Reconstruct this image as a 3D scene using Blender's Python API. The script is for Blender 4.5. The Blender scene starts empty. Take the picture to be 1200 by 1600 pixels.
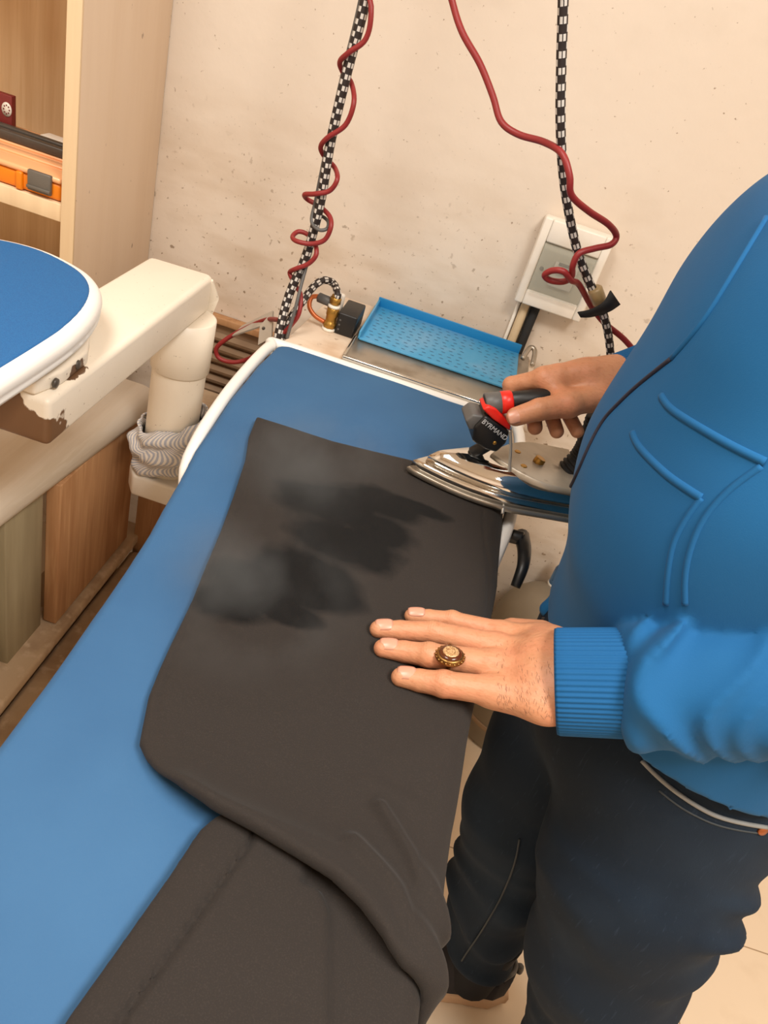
import bpy, bmesh, math, random
import numpy as np
from mathutils import Vector, Matrix
from mathutils.bvhtree import BVHTree
random.seed(4); R = math.radians
sc = bpy.context.scene; C = sc.collection
# ------------------------------------------------------------------ camera
CAMZ = 1.45; F = 1200.0; TH = R(34.0); RO = math.atan2(.32, .947)
cam_d = bpy.data.cameras.new('camera'); cam = bpy.data.objects.new('camera', cam_d); C.objects.link(cam); sc.camera = cam
cam_d.sensor_fit = 'VERTICAL'; cam_d.sensor_height = 32; cam_d.lens = 32 * F / 1600; cam_d.clip_start = .02
fw = Vector((0, math.cos(TH), -math.sin(TH))); r0 = Vector((1, 0, 0)); d0 = Vector((0, -math.sin(TH), -math.cos(TH)))
rt = r0 * math.cos(RO) - d0 * math.sin(RO); dn = r0 * math.sin(RO) + d0 * math.cos(RO)
M = Matrix((rt, -dn, -fw)).transposed().to_4x4(); M.translation = Vector((0, 0, CAMZ)); cam.matrix_world = M
# ------------------------------------------------------------------ world, lights, exposure
w = bpy.data.worlds.new('world'); sc.world = w; w.use_nodes = True
w.node_tree.nodes['Background'].inputs[0].default_value = (1, .97, .93, 1); w.node_tree.nodes['Background'].inputs[1].default_value = .42
def area(name, loc, size, power, col, rot=(0, 0, 0)):
    l = bpy.data.lights.new(name, 'AREA'); l.shape = 'RECTANGLE'; l.size, l.size_y = size; l.energy = power; l.color = col
    o = bpy.data.objects.new(name, l); o.location = loc; o.rotation_euler = rot; C.objects.link(o); return o
area('ceiling_light_right', (.75, -.25, 2.68), (.55, .9), 37, (1, .965, .90))
area('ceiling_light_left', (-.75, .1, 2.68), (.55, .9), 21, (1, .965, .90))
sc.view_settings.view_transform = 'Standard'; sc.view_settings.look = 'None'; sc.view_settings.gamma = 1
sc.view_settings.use_curve_mapping = False; sc.view_settings.exposure = .45
# ------------------------------------------------------------------ measuring helpers: a photo pixel -> a point on a real plane
def ray(px, py):
    dx, dy = px - 600, py - 800
    return rt * dx + dn * dy + fw * F
def Zp(px, py, z): d = ray(px, py); return Vector((0, 0, CAMZ)) + d * ((z - CAMZ) / d.z)
def Yp(px, py, y): d = ray(px, py); return Vector((0, 0, CAMZ)) + d * (y / d.y)
def Xp(px, py, x): d = ray(px, py); return Vector((0, 0, CAMZ)) + d * (x / d.x)
# ------------------------------------------------------------------ materials
def lin(c): return tuple(((x / 255 + .055) / 1.055) ** 2.4 if x > 10 else x / 255 / 12.92 for x in c)
MATS = {}
def mat(name, rgb, rough=.6, metal=0, noise=None, bump=None, spec=.5, sheen=0, stripes=None, trans=0, alpha=None, sss=0, speck=None, wood=None):
    """rgb 0-255 sRGB. noise=(scale, rgb2, lo, hi, stretch) mixes a second colour; bump=(scale, strength, dist)"""
    m = bpy.data.materials.new(name); m.use_nodes = True; nt = m.node_tree; b = nt.nodes['Principled BSDF']
    L = nt.links.new; N = nt.nodes.new
    b.inputs['Base Color'].default_value = (*lin(rgb), 1); b.inputs['Roughness'].default_value = rough; b.inputs['Metallic'].default_value = metal
    b.inputs['Specular IOR Level'].default_value = spec; b.inputs['Sheen Weight'].default_value = sheen
    b.inputs['Transmission Weight'].default_value = trans
    if alpha is not None: b.inputs['Alpha'].default_value = alpha
    if sss: b.inputs['Subsurface Weight'].default_value = sss; b.inputs['Subsurface Radius'].default_value = (.012, .005, .003); b.inputs['Subsurface Scale'].default_value = .5
    tc = N('ShaderNodeTexCoord'); cur = None
    def nz(scale, stretch=(1, 1, 1), detail=4, dist=0):
        mp = N('ShaderNodeMapping'); mp.inputs['Scale'].default_value = stretch; L(tc.outputs['Object'], mp.inputs[0])
        n = N('ShaderNodeTexNoise'); n.inputs['Scale'].default_value = scale; n.inputs['Detail'].default_value = detail; n.inputs['Distortion'].default_value = dist
        L(mp.outputs[0], n.inputs['Vector']); return n.outputs[0]
    def ramp(src, lo, hi):
        r = N('ShaderNodeMapRange'); r.inputs[1].default_value = lo; r.inputs[2].default_value = hi; L(src, r.inputs[0]); return r.outputs[0]
    def mix(fac, rgb2):
        nonlocal cur
        x = N('ShaderNodeMix'); x.data_type = 'RGBA'; L(fac, x.inputs[0])
        if cur is None: x.inputs[6].default_value = (*lin(rgb), 1)
        else: L(cur, x.inputs[6])
        x.inputs[7].default_value = (*lin(rgb2), 1); cur = x.outputs[2]; L(cur, b.inputs['Base Color'])
    if noise:
        for n in (noise if isinstance(noise, list) else [noise]):
            mix(ramp(nz(n[0], n[4] if len(n) > 4 else (1, 1, 1), 5, n[5] if len(n) > 5 else 0), n[2], n[3]), n[1])
    if stripes: # (axis coordinate scale vec, rgb2, wavelength)
        mp = N('ShaderNodeMapping'); mp.inputs['Scale'].default_value = stripes[0]; L(tc.outputs['UV' if len(stripes) > 2 and stripes[2] == 'uv' else 'Object'], mp.inputs[0])
        wv = N('ShaderNodeTexWave'); wv.inputs['Scale'].default_value = 1; wv.inputs['Distortion'].default_value = 0; L(mp.outputs[0], wv.inputs[0])
        mix(ramp(wv.outputs['Fac'], .45, .55), stripes[1])
    if bump:
        h = nz(bump[0], bump[3] if len(bump) > 3 else (1, 1, 1), 3)
        bp = N('ShaderNodeBump'); bp.inputs['Strength'].default_value = bump[1]; bp.inputs['Distance'].default_value = bump[2]
        L(h, bp.inputs['Height']); L(bp.outputs[0], b.inputs['Normal'])
    MATS[name] = m; return m
def nodes_of(m): return m.node_tree.nodes, m.node_tree.links.new, m.node_tree.nodes['Principled BSDF']
wall_m = mat('wall_paint', (230, 216, 200), .75, noise=[(1.3, (222, 205, 187), .4, .75), (5, (212, 196, 178), .6, .9), (150, (160, 138, 116), .70, .76, (1, 1, 1))], bump=(30, .12, .01))
# scuffed lower wall: extra dark specks lower down
n_, l_, b_ = nodes_of(wall_m)
def add_specks(m, scale, lo, hi, col, zlo, zhi, stretch=(1, 1, 1)):
    nt = m.node_tree; n = nt.nodes; L = nt.links.new; b = n['Principled BSDF']; src = b.inputs['Base Color'].links[0].from_socket
    tc = n.new('ShaderNodeTexCoord'); mp = n.new('ShaderNodeMapping'); mp.inputs['Scale'].default_value = stretch; L(tc.outputs['Object'], mp.inputs[0])
    z = n.new('ShaderNodeTexNoise'); z.inputs['Scale'].default_value = scale; z.inputs['Detail'].default_value = 6; L(mp.outputs[0], z.inputs['Vector'])
    r = n.new('ShaderNodeMapRange'); r.inputs[1].default_value = lo; r.inputs[2].default_value = hi; L(z.outputs[0], r.inputs[0])
    s = n.new('ShaderNodeSeparateXYZ'); L(tc.outputs['Object'], s.inputs[0])
    g = n.new('ShaderNodeMapRange'); g.inputs[1].default_value = zhi; g.inputs[2].default_value = zlo; L(s.outputs[2], g.inputs[0])
    mu = n.new('ShaderNodeMath'); mu.operation = 'MULTIPLY'; L(r.outputs[0], mu.inputs[0]); L(g.outputs[0], mu.inputs[1])
    x = n.new('ShaderNodeMix'); x.data_type = 'RGBA'; L(mu.outputs[0], x.inputs[0]); L(src, x.inputs[6]); x.inputs[7].default_value = (*lin(col), 1); L(x.outputs[2], b.inputs['Base Color'])
add_specks(wall_m, 95, .655, .70, (132, 108, 82), .85, 1.2)
add_specks(wall_m, 48, .68, .72, (140, 116, 90), .80, 1.15)
add_specks(wall_m, 6, .45, .75, (196, 172, 145), .7, 1.3, (1, 1, 3))
floor_m = mat('floor_tile', (238, 218, 192), .38, noise=(9, (226, 204, 176), .55, .8))
n_, l_, b_ = nodes_of(floor_m)
src = b_.inputs['Base Color'].links[0].from_socket
tc = n_.new('ShaderNodeTexCoord'); mp = n_.new('ShaderNodeMapping'); mp.inputs['Location'].default_value = (-.855, -1.012, 0); l_(tc.outputs['Object'], mp.inputs[0])
br = n_.new('ShaderNodeTexBrick'); br.offset = 0; br.inputs['Scale'].default_value = 1; br.inputs['Brick Width'].default_value = .6; br.inputs['Row Height'].default_value = .6
br.inputs['Mortar Size'].default_value = .0014; br.inputs['Mortar Smooth'].default_value = 0
br.inputs['Color1'].default_value = br.inputs['Color2'].default_value = (0, 0, 0, 1); br.inputs['Mortar'].default_value = (1, 1, 1, 1)
l_(mp.outputs[0], br.inputs['Vector'])
x = n_.new('ShaderNodeMix'); x.data_type = 'RGBA'; l_(br.outputs['Color'], x.inputs[0]); l_(src, x.inputs[6]); x.inputs[7].default_value = (*lin((168, 138, 105)), 1); l_(x.outputs[2], b_.inputs['Base Color'])
ceil_m = mat('ceiling_paint', (235, 225, 212), .8)
wood_m = mat('pale_veneer', (238, 214, 188), .5, noise=[(3, (232, 206, 178), .35, .7, (8, 8, .8)), (14, (238, 214, 186), .5, .8, (6, 6, .3))], bump=(60, .05, .003, (8, 8, .4)))
add_specks(wood_m, 70, .70, .73, (110, 75, 50), 1.0, 2.6, (1, 1, .35))
woodb_m = mat('tan_veneer', (230, 200, 160), .55, noise=[(3, (212, 176, 132), .35, .7, (12, 12, .8)), (20, (216, 180, 134), .5, .8, (10, 10, .3))])
woodd_m = mat('brown_board', (186, 140, 98), .6, noise=[(4, (160, 112, 72), .35, .7, (6, 6, .7), 1), (14, (200, 156, 112), .5, .8, (6, 6, .4))])
edge_m = mat('edge_band', (240, 212, 172), .45, noise=(6, (230, 200, 160), .4, .7, (6, 6, .3)))
counter_m = mat('cream_laminate', (236, 224, 208), .4, noise=[(3, (216, 198, 174), .4, .7, (8, .8, 8)), (30, (236, 222, 204), .5, .8, (6, .3, 6))])
green_m = mat('green_grey_board', (160, 146, 116), .6, noise=(5, (134, 120, 92), .4, .7, (5, 5, .6)))
dust_m = mat('dusty_board', (196, 168, 136), .85, noise=[(9, (150, 118, 88), .45, .7), (40, (216, 190, 160), .55, .75)])
deck_m = mat('stained_cream_metal', (226, 206, 184), .5, noise=[(9, (196, 164, 134), .5, .72), (35, (150, 116, 88), .64, .74)])
white_m = mat('white_enamel', (240, 232, 220), .35, noise=(12, (228, 216, 200), .5, .8))
peel_m = mat('peeling_cream_enamel', (238, 226, 208), .4, noise=[(7, (230, 216, 198), .5, .8), (160, (180, 162, 140), .68, .74)], bump=(80, .04, .003))
rim_m = mat('white_rim', (240, 236, 230), .4)
blue_m = mat('blue_cover_cloth', (46, 90, 132), .8, noise=[(4, (55, 100, 142), .4, .7)], bump=(900, .15, .001))
blue2_m = mat('blue_mesh_cloth', (32, 100, 158), .7, noise=(900, (26, 88, 146), .45, .6), bump=(900, .2, .001))
black_m = mat('black_plastic', (22, 22, 23), .42); blackr_m = mat('black_rubber', (16, 16, 17), .7, bump=(300, .1, .002))
grey_m = mat('grey_plastic', (92, 90, 88), .45); lgrey_m = mat('light_grey_metal', (196, 190, 180), .35, .5, noise=(20, (168, 160, 148), .5, .8))
red_m = mat('red_rubber', (142, 38, 38), .45); redp_m = mat('red_plastic', (226, 40, 28), .35)
steel_m = mat('polished_steel', (214, 210, 202), .14, 1, noise=(14, (188, 182, 172), .5, .75)); chrome_m = mat('chrome', (226, 224, 220), .06, 1)
dull_m = mat('dull_steel', (186, 178, 166), .35, .85, noise=(20, (150, 138, 122), .5, .75))
deckp_m = mat('scaled_iron_plate', (196, 186, 170), .4, .35, noise=[(30, (110, 92, 70), .6, .72), (12, (168, 156, 138), .45, .7)])
brass_m = mat('brass', (176, 134, 62), .35, .75, noise=(40, (140, 104, 50), .5, .7)); copper_m = mat('copper_brown_tube', (190, 100, 50), .35, .3)
tape_m = mat('ptfe_tape', (238, 232, 220), .6); traybl_m = mat('blue_tray_plastic', (70, 158, 206), .42, noise=(12, (110, 166, 206), .45, .7)); traydk_m = mat('blue_tray_rim', (30, 130, 190), .4)
hole_m = mat('tray_dimple', (64, 110, 150), .6)
orange_m = mat('orange_plastic', (240, 134, 16), .35); lid_m = mat('peach_clear_lid', (250, 184, 132), .25, spec=.6)
latch_m = mat('grey_latch', (104, 98, 90), .45); dark_m = mat('dark_frame', (74, 66, 58), .4); dark2_m = mat('dark_panel', (112, 106, 98), .35)
maroon_m = mat('maroon_card', (120, 38, 34), .5); paper_m = mat('paper', (236, 226, 212), .7)
tank_m = mat('grey_drum_enamel', (150, 138, 120), .45, noise=(5, (130, 118, 100), .4, .7)); slat_m = mat('brown_slats', (160, 132, 104), .55, noise=(8, (136, 108, 82), .4, .7))
film_m = mat('hazy_film', (200, 180, 155), .3, alpha=.35)
skin_m = mat('skin', (196, 138, 102), .5, noise=[(28, (208, 138, 104), .45, .75), (120, (182, 120, 84), .55, .8), (500, (188, 126, 90), .55, .75, (.35, 1, 1))], bump=(260, .5, .0012, (.4, 1, 1)), sss=.08)
skinl_m = skin_m
nail_m = mat('fingernail', (208, 150, 126), .32); hair_m = mat('dark_hair', (36, 28, 24), .7, bump=(200, .5, .004))
hood_m = mat('blue_fleece', (3, 88, 142), .85, noise=(3, (6, 95, 150), .4, .7), bump=(800, .12, .001), sheen=.03)
rib_m = mat('blue_rib_knit', (3, 86, 140), .85)
jean_m = mat('dark_denim', (26, 38, 52), .85, noise=[(6, (38, 52, 68), .45, .75), (260, (48, 62, 80), .62, .85, (1, 1, .1))], bump=(700, .2, .001), spec=.2)
jeand_m = mat('darker_denim', (16, 20, 28), .85); seam_m = mat('grey_piping', (140, 142, 142), .6)
thread_m = mat('seam_thread', (60, 66, 70), .8); shoe_m = mat('charcoal_knit', (44, 44, 50), .8, bump=(500, .3, .001)); sole_m = mat('beige_sole', (206, 172, 140), .55)
trou_m = mat('black_wool', (44, 39, 36), .9, noise=(900, (54, 48, 44), .5, .8), bump=(1100, .2, .001), sheen=.04, spec=.25)
ring_m = mat('antique_bronze', (150, 112, 62), .35, .9, noise=(300, (90, 58, 28), .5, .7)); stone_m = mat('brown_stone', (84, 40, 16), .15)
seal_m = mat('engraved_gold', (226, 186, 136), .35, .5, noise=(700, (170, 120, 80), .5, .6))
glass_m = mat('smoky_window', (150, 148, 134), .12, trans=.6, spec=.6); clear_m = mat('blue_clear_plastic', (90, 140, 190), .1, trans=.7); bluesw_m = mat('breaker_grey', (190, 186, 176), .4)
rag_m = mat('striped_cotton', (232, 224, 214), .9, stripes=((16, .8, 0), (176, 178, 190), 'uv'), bump=(300, .2, .002))
puff_m = mat('amber_glass', (200, 170, 120), .3, trans=.4)
# ribs on the cuffs come from the mesh uv
n_, l_, b_ = nodes_of(rib_m)
def braid_mat(name, A, B, Cc, nu=6, nv=90):
    m = mat(name, A, .55); n, L, b = nodes_of(m); tc = n.new('ShaderNodeTexCoord'); s = n.new('ShaderNodeSeparateXYZ'); L(tc.outputs['UV'], s.inputs[0])
    def math_(op, a, c, d=None):
        q = n.new('ShaderNodeMath'); q.operation = op
        for i, v in enumerate((a, c)):
            if isinstance(v, (int, float)): q.inputs[i].default_value = v
            elif v is not None: L(v, q.inputs[i])
        return q.outputs[0]
    uu = math_('MULTIPLY', s.outputs[0], nu); vv = math_('MULTIPLY', s.outputs[1], nv)
    step = math_('FLOOR', math_('MULTIPLY', uu, .5), None); sh = math_('MULTIPLY', step, .5)
    f = math_('FRACT', math_('ADD', vv, sh), None); on = math_('LESS_THAN', f, .42)
    fu = math_('FRACT', uu, None); band = math_('MULTIPLY', math_('GREATER_THAN', fu, .14), math_('LESS_THAN', fu, .86))
    x = n.new('ShaderNodeMix'); x.data_type = 'RGBA'; L(math_('MULTIPLY', on, band), x.inputs[0]); x.inputs[6].default_value = (*lin(A), 1); x.inputs[7].default_value = (*lin(B), 1)
    L(x.outputs[2], b.inputs['Base Color']); return m
braid_m = braid_mat('braided_sleeve', (40, 30, 27), (214, 208, 200), None, 8, 62)
# ------------------------------------------------------------------ mesh helpers
def setp(o, label=None, cat=None, group=None, kind=None):
    if label: o['label'] = label
    if cat: o['category'] = cat
    if group: o['group'] = group
    if kind: o['kind'] = kind
    return o
def thing(name, label, cat, loc=(0, 0, 0), group=None):
    o = bpy.data.objects.new(name, None); C.objects.link(o); o.location = loc; o.empty_display_size = .02
    return setp(o, label, cat, group)
def link(name, me, m, parent=None, smooth=True):
    o = bpy.data.objects.new(name, me); C.objects.link(o); me.materials.clear(); me.materials.append(m)
    if smooth:
        for p in me.polygons: p.use_smooth = True
    if parent:
        o.parent = parent; o.matrix_parent_inverse = Matrix.Translation(-wloc(parent))
    return o
def wloc(o):
    v = Vector(o.location)
    if o.parent: v = v + wloc(o.parent) + o.matrix_parent_inverse.translation
    return v
def pyd(name, vs, fs, m, parent=None, smooth=True, uv=None):
    me = bpy.data.meshes.new(name); me.from_pydata([tuple(v) for v in vs], [], fs); me.update()
    if uv:
        ul = me.uv_layers.new(name='UV')
        for p in me.polygons:
            for li, vi in zip(p.loop_indices, p.vertices): ul.data[li].uv = uv(p, vi)
    return link(name, me, m, parent, smooth)
def box(name, lo, hi, m, parent=None, bev=.003, seg=2, rotz=0, rot=None):
    bm = bmesh.new(); bmesh.ops.create_cube(bm, size=1)
    c = [(a + b) / 2 for a, b in zip(lo, hi)]; s = [abs(b - a) for a, b in zip(lo, hi)]
    for v in bm.verts: v.co = Vector((v.co.x * s[0], v.co.y * s[1], v.co.z * s[2]))
    if bev: bmesh.ops.bevel(bm, geom=bm.edges[:], offset=min(bev, min(s) * .45), segments=seg, affect='EDGES', profile=.5)
    T = Matrix.Translation(Vector(c))
    if rotz: T = T @ Matrix.Rotation(rotz, 4, 'Z')
    if rot: T = T @ rot
    bm.transform(T); me = bpy.data.meshes.new(name); bm.to_mesh(me); bm.free(); return link(name, me, m, parent, bev > 0)
def prism(name, poly, z0, z1, m, parent=None, bev=.003, seg=3, T=None):
    bm = bmesh.new(); vs = [bm.verts.new((p[0], p[1], z0)) for p in poly]; f = bm.faces.new(vs)
    r = bmesh.ops.extrude_face_region(bm, geom=[f])
    for v in r['geom']:
        if isinstance(v, bmesh.types.BMVert): v.co.z = z1
    bmesh.ops.recalc_face_normals(bm, faces=bm.faces[:])
    if bev:
        es = [e for e in bm.edges if abs(e.verts[0].co.z - e.verts[1].co.z) < 1e-6 or len(poly) < 9]
        bmesh.ops.bevel(bm, geom=es, offset=bev, segments=seg, affect='EDGES', profile=.5)
    if T: bm.transform(T)
    me = bpy.data.meshes.new(name); bm.to_mesh(me); bm.free(); o = link(name, me, m, parent, False)
    for p in me.polygons: p.use_smooth = len(p.vertices) < 8
    return o
def spline(pts, n=10, closed=False):
    P = [Vector(p) for p in pts]; out = []; N = len(P)
    rng = range(N if closed else N - 1)
    for i in rng:
        if closed: a, b, c, d = P[i - 1], P[i], P[(i + 1) % N], P[(i + 2) % N]
        else: a, b, c, d = P[max(i - 1, 0)], P[i], P[i + 1], P[min(i + 2, N - 1)]
        for k in range(n):
            t = k / n; out.append(.5 * ((2 * b) + (c - a) * t + (2 * a - 5 * b + 4 * c - d) * t * t + (3 * b - a - 3 * c + d) * t ** 3))
    if not closed: out.append(P[-1])
    return out
def tube(name, pts, r, m, parent=None, seg=14, closed=False, cap=True, sm=8, ribs=None, prof=None):
    P = spline(pts, sm, closed) if sm else [Vector(p) for p in pts]
    N = len(P); vs = []; fs = []; uvs = []
    up = None; L = 0
    for i, p in enumerate(P):
        if closed: t = (P[(i + 1) % N] - P[i - 1]).normalized()
        else: t = (P[min(i + 1, N - 1)] - P[max(i - 1, 0)]).normalized()
        if up is None: up = t.orthogonal().normalized()
        up = (up - t * up.dot(t)).normalized(); sd = t.cross(up)
        if i: L += (P[i] - P[i - 1]).length
        rr = r(i / (N - 1)) if callable(r) else r
        for k in range(seg):
            a = 2 * math.pi * k / seg; vs.append(p + (up * math.cos(a) + sd * math.sin(a)) * rr); uvs.append((k / seg, L))
    M_ = N if closed else N - 1
    for i in range(M_):
        for k in range(seg):
            j = (i + 1) % N; k2 = (k + 1) % seg
            fs.append((i * seg + k, i * seg + k2, j * seg + k2, j * seg + k))
    if cap and not closed: fs += [tuple(range(seg))[::-1], tuple(range((N - 1) * seg, N * seg))]
    def uv(p, vi):
        u, v = uvs[vi]
        if u == 0 and any(vv % seg == seg - 1 for vv in p.vertices) and len(p.vertices) == 4: u = 1
        return (u, v)
    return pyd(name, vs, fs, m, parent, True, uv)
def lathe(name, prof, m, parent=None, seg=32, at=(0, 0, 0), T=None):
    vs = []; fs = []
    for r, z in prof:
        for k in range(seg): a = 2 * math.pi * k / seg; vs.append(Vector((r * math.cos(a), r * math.sin(a), z)))
    for i in range(len(prof) - 1):
        for k in range(seg): k2 = (k + 1) % seg; fs.append((i * seg + k, i * seg + k2, (i + 1) * seg + k2, (i + 1) * seg + k))
    fs += [tuple(range(seg))[::-1], tuple(range((len(prof) - 1) * seg, len(prof) * seg))]
    if T is None: T = Matrix.Translation(Vector(at))
    vs = [T @ v for v in vs]; o = pyd(name, vs, fs, m, parent)
    for p in o.data.polygons:
        if len(p.vertices) > 4: p.use_smooth = False
    return o
def aim(a, b):
    a = Vector(a); b = Vector(b); q = (b - a).to_track_quat('Z', 'Y'); return Matrix.Translation(a) @ q.to_matrix().to_4x4()
def rod(name, a, b, r, m, parent=None, seg=24, bev=.002, r2=None):
    L = (Vector(b) - Vector(a)).length; r2 = r2 or r
    return lathe(name, [(max(r - bev, .0005), 0), (r, bev), (r2, L - bev), (max(r2 - bev, .0005), L)], m, parent, seg, T=aim(a, b))
def join(objs, name):
    """merge meshes (one part) without operators"""
    bm = bmesh.new(); base = objs[0]; mats = []
    for o in objs:
        off = len(bm.faces); idx = []
        for mt in o.data.materials:
            if mt not in mats: mats.append(mt)
            idx.append(mats.index(mt))
        bm.from_mesh(o.data); bm.faces.ensure_lookup_table()
        for f in bm.faces[off:]: f.material_index = idx[min(f.material_index, len(idx) - 1)]
    me = bpy.data.meshes.new(name); bm.to_mesh(me); bm.free()
    for mt in mats: me.materials.append(mt)
    old = [o.data for o in objs]; base.data = me; base.name = name
    for o in objs[1:]: bpy.data.objects.remove(o)
    for d in old:
        if d.users == 0: bpy.data.meshes.remove(d)
    return base
# ---- implicit surfaces -> mesh (surface nets)
def nets(f, lo, hi, h):
    ax = [np.arange(lo[i], hi[i] + h, h) for i in range(3)]; nx, ny, nz = map(len, ax)
    V = np.empty((nx, ny, nz), np.float32); ch = max(1, int(6e5 / (ny * nz)))
    for i in range(0, nx, ch):
        X, Y, Z = np.meshgrid(ax[0][i:i + ch], ax[1], ax[2], indexing='ij'); V[i:i + ch] = f(X, Y, Z)
    S = V < 0
    acc = np.zeros((nx - 1, ny - 1, nz - 1, 3), np.float32); cnt = np.zeros((nx - 1, ny - 1, nz - 1), np.float32)
    offs = [(0, 0), (0, 1), (1, 0), (1, 1)]; quads = []
    for a in range(3):
        o1, o2 = [b for b in range(3) if b != a]
        sl0 = [slice(None)] * 3; sl1 = [slice(None)] * 3; sl0[a] = slice(0, -1); sl1[a] = slice(1, None)
        v0, v1 = V[tuple(sl0)], V[tuple(sl1)]; cr = S[tuple(sl0)] != S[tuple(sl1)]
        idx = np.argwhere(cr); t = (v0[cr] / (v0[cr] - v1[cr] + 1e-12)).astype(np.float32)
        pos = idx.astype(np.float32); pos[:, a] += t
        for p, q in offs:
            c = idx.copy(); c[:, o1] -= p; c[:, o2] -= q
            ok = (c >= 0).all(1) & (c[:, 0] < nx - 1) & (c[:, 1] < ny - 1) & (c[:, 2] < nz - 1)
            np.add.at(acc, tuple(c[ok].T), pos[ok]); np.add.at(cnt, tuple(c[ok].T), 1)
        ok = (idx[:, o1] > 0) & (idx[:, o2] > 0) & (idx[:, o1] < [nx, ny, nz][o1] - 1) & (idx[:, o2] < [nx, ny, nz][o2] - 1)
        quads.append((a, o1, o2, idx[ok], S[tuple(sl0)][cr][ok]))
    act = cnt > 0; ids = -np.ones(cnt.shape, np.int64); ids[act] = np.arange(act.sum())
    verts = acc[act] / cnt[act][:, None] * h + np.array(lo, np.float32)
    faces = []
    for a, o1, o2, idx, s in quads:
        def g(p, q):
            c = idx.copy(); c[:, o1] -= p; c[:, o2] -= q; return ids[tuple(c.T)]
        q = np.stack([g(0, 0), g(1, 0), g(1, 1), g(0, 1)], 1)
        flip = s if a != 1 else ~s
        q[~flip] = q[~flip][:, ::-1]; faces.append(q)
    return verts, np.concatenate(faces)
def netobj(name, f, lo, hi, h, m, parent=None):
    v, q = nets(f, lo, hi, h); me = bpy.data.meshes.new(name)
    me.vertices.add(len(v)); me.vertices.foreach_set('co', v.ravel()); me.loops.add(len(q) * 4); me.polygons.add(len(q))
    me.loops.foreach_set('vertex_index', q.ravel().astype(np.int32)); me.polygons.foreach_set('loop_start', np.arange(0, len(q) * 4, 4, dtype=np.int32))
    me.update(calc_edges=True); me.validate(); o = link(name, me, m, parent)
    return o
def cone(X, Y, Z, a, b, ra, rb, flat=None):
    """tapered capsule; flat=(nx,ny,nz,k) squeezes by k along n"""
    ax, ay, az = b[0] - a[0], b[1] - a[1], b[2] - a[2]; L = ax * ax + ay * ay + az * az + 1e-12
    px, py, pz = X - a[0], Y - a[1], Z - a[2]
    t = np.clip((px * ax + py * ay + pz * az) / L, 0, 1); qx, qy, qz = px - t * ax, py - t * ay, pz - t * az
    d2 = qx * qx + qy * qy + qz * qz
    if flat:
        n = Vector(flat[:3]).normalized(); c = qx * n.x + qy * n.y + qz * n.z; d2 = d2 + c * c * (flat[3] ** 2 - 1)
    return np.sqrt(d2) - (ra + (rb - ra) * t)
def smin(a, b, k):
    h = np.clip(.5 + .5 * (b - a) / k, 0, 1); return b + (a - b) * h - k * h * (1 - h)
def ell(X, Y, Z, c, r):
    q = np.sqrt(((X - c[0]) / r[0]) ** 2 + ((Y - c[1]) / r[1]) ** 2 + ((Z - c[2]) / r[2]) ** 2); return (q - 1) * min(r)
def chain(X, Y, Z, pts, rs, k=0, flat=None):
    d = None
    for i in range(len(pts) - 1):
        c = cone(X, Y, Z, pts[i], pts[i + 1], rs[i], rs[i + 1], flat); d = c if d is None else (smin(d, c, k) if k else np.minimum(d, c))
    return d
def polysd(X, Y, poly):
    d = np.full(X.shape, 1e9, np.float32); inside = np.zeros(X.shape, bool); n = len(poly)
    for i in range(n):
        ax, ay = poly[i][0], poly[i][1]; bx, by = poly[(i + 1) % n][0], poly[(i + 1) % n][1]; ex, ey = bx - ax, by - ay
        t = np.clip(((X - ax) * ex + (Y - ay) * ey) / (ex * ex + ey * ey + 1e-12), 0, 1)
        d = np.minimum(d, (X - ax - t * ex) ** 2 + (Y - ay - t * ey) ** 2)
        if ay != by: inside ^= ((ay > Y) != (by > Y)) & (X < (bx - ax) * (Y - ay) / (by - ay) + ax)
    d = np.sqrt(d); return np.where(inside, -d, d)
def lined(X, Y, pl):
    d = np.full(X.shape, 1e9, np.float32)
    for (a, b) in zip(pl[:-1], pl[1:]):
        ex, ey = b[0] - a[0], b[1] - a[1]; t = np.clip(((X - a[0]) * ex + (Y - a[1]) * ey) / (ex * ex + ey * ey + 1e-12), 0, 1)
        d = np.minimum(d, np.hypot(X - a[0] - t * ex, Y - a[1] - t * ey))
    return d
def bvh(o):
    return BVHTree.FromPolygons([tuple(v.co) for v in o.data.vertices], [tuple(p.vertices) for p in o.data.polygons])
def cast(tree, px, py):
    d = ray(px, py).normalized(); h = tree.ray_cast(Vector((0, 0, CAMZ)), d)
    return (h[0], h[1]) if h[0] is not None else (None, None)
def surf_line(tree, pix, off=0, n=6):
    """densify a traced seam and lay it on the surface of the garment it belongs to"""
    P = spline([(a, b, 0) for a, b in pix], n); out = []
    for p in P:
        h, nn = cast(tree, p.x, p.y)
        if h is not None: out.append(h + nn * off)
    return out

# ================================================================== THE ROOM
WY = 1.57
def st(o): o['kind'] = 'structure'; return o
def slab(name, lo, hi, m): return st(box(name, lo, hi, m, bev=0))
slab('floor', (-1.8, -1.8, -.05), (2.2, WY + .1, 0), floor_m)
slab('wall_back', (-1.8, WY, 0), (2.2, WY + .1, 2.72), wall_m)
slab('wall_left', (-1.9, -1.8, 0), (-1.8, WY + .1, 2.72), wall_m)
slab('wall_right', (2.2, -1.8, 0), (2.3, WY + .1, 2.72), wall_m)
slab('wall_front', (-1.8, -1.9, 0), (2.2, -1.8, 2.72), wall_m)
slab('ceiling', (-1.8, -1.8, 2.72), (2.2, WY + .1, 2.8), ceil_m)

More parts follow.
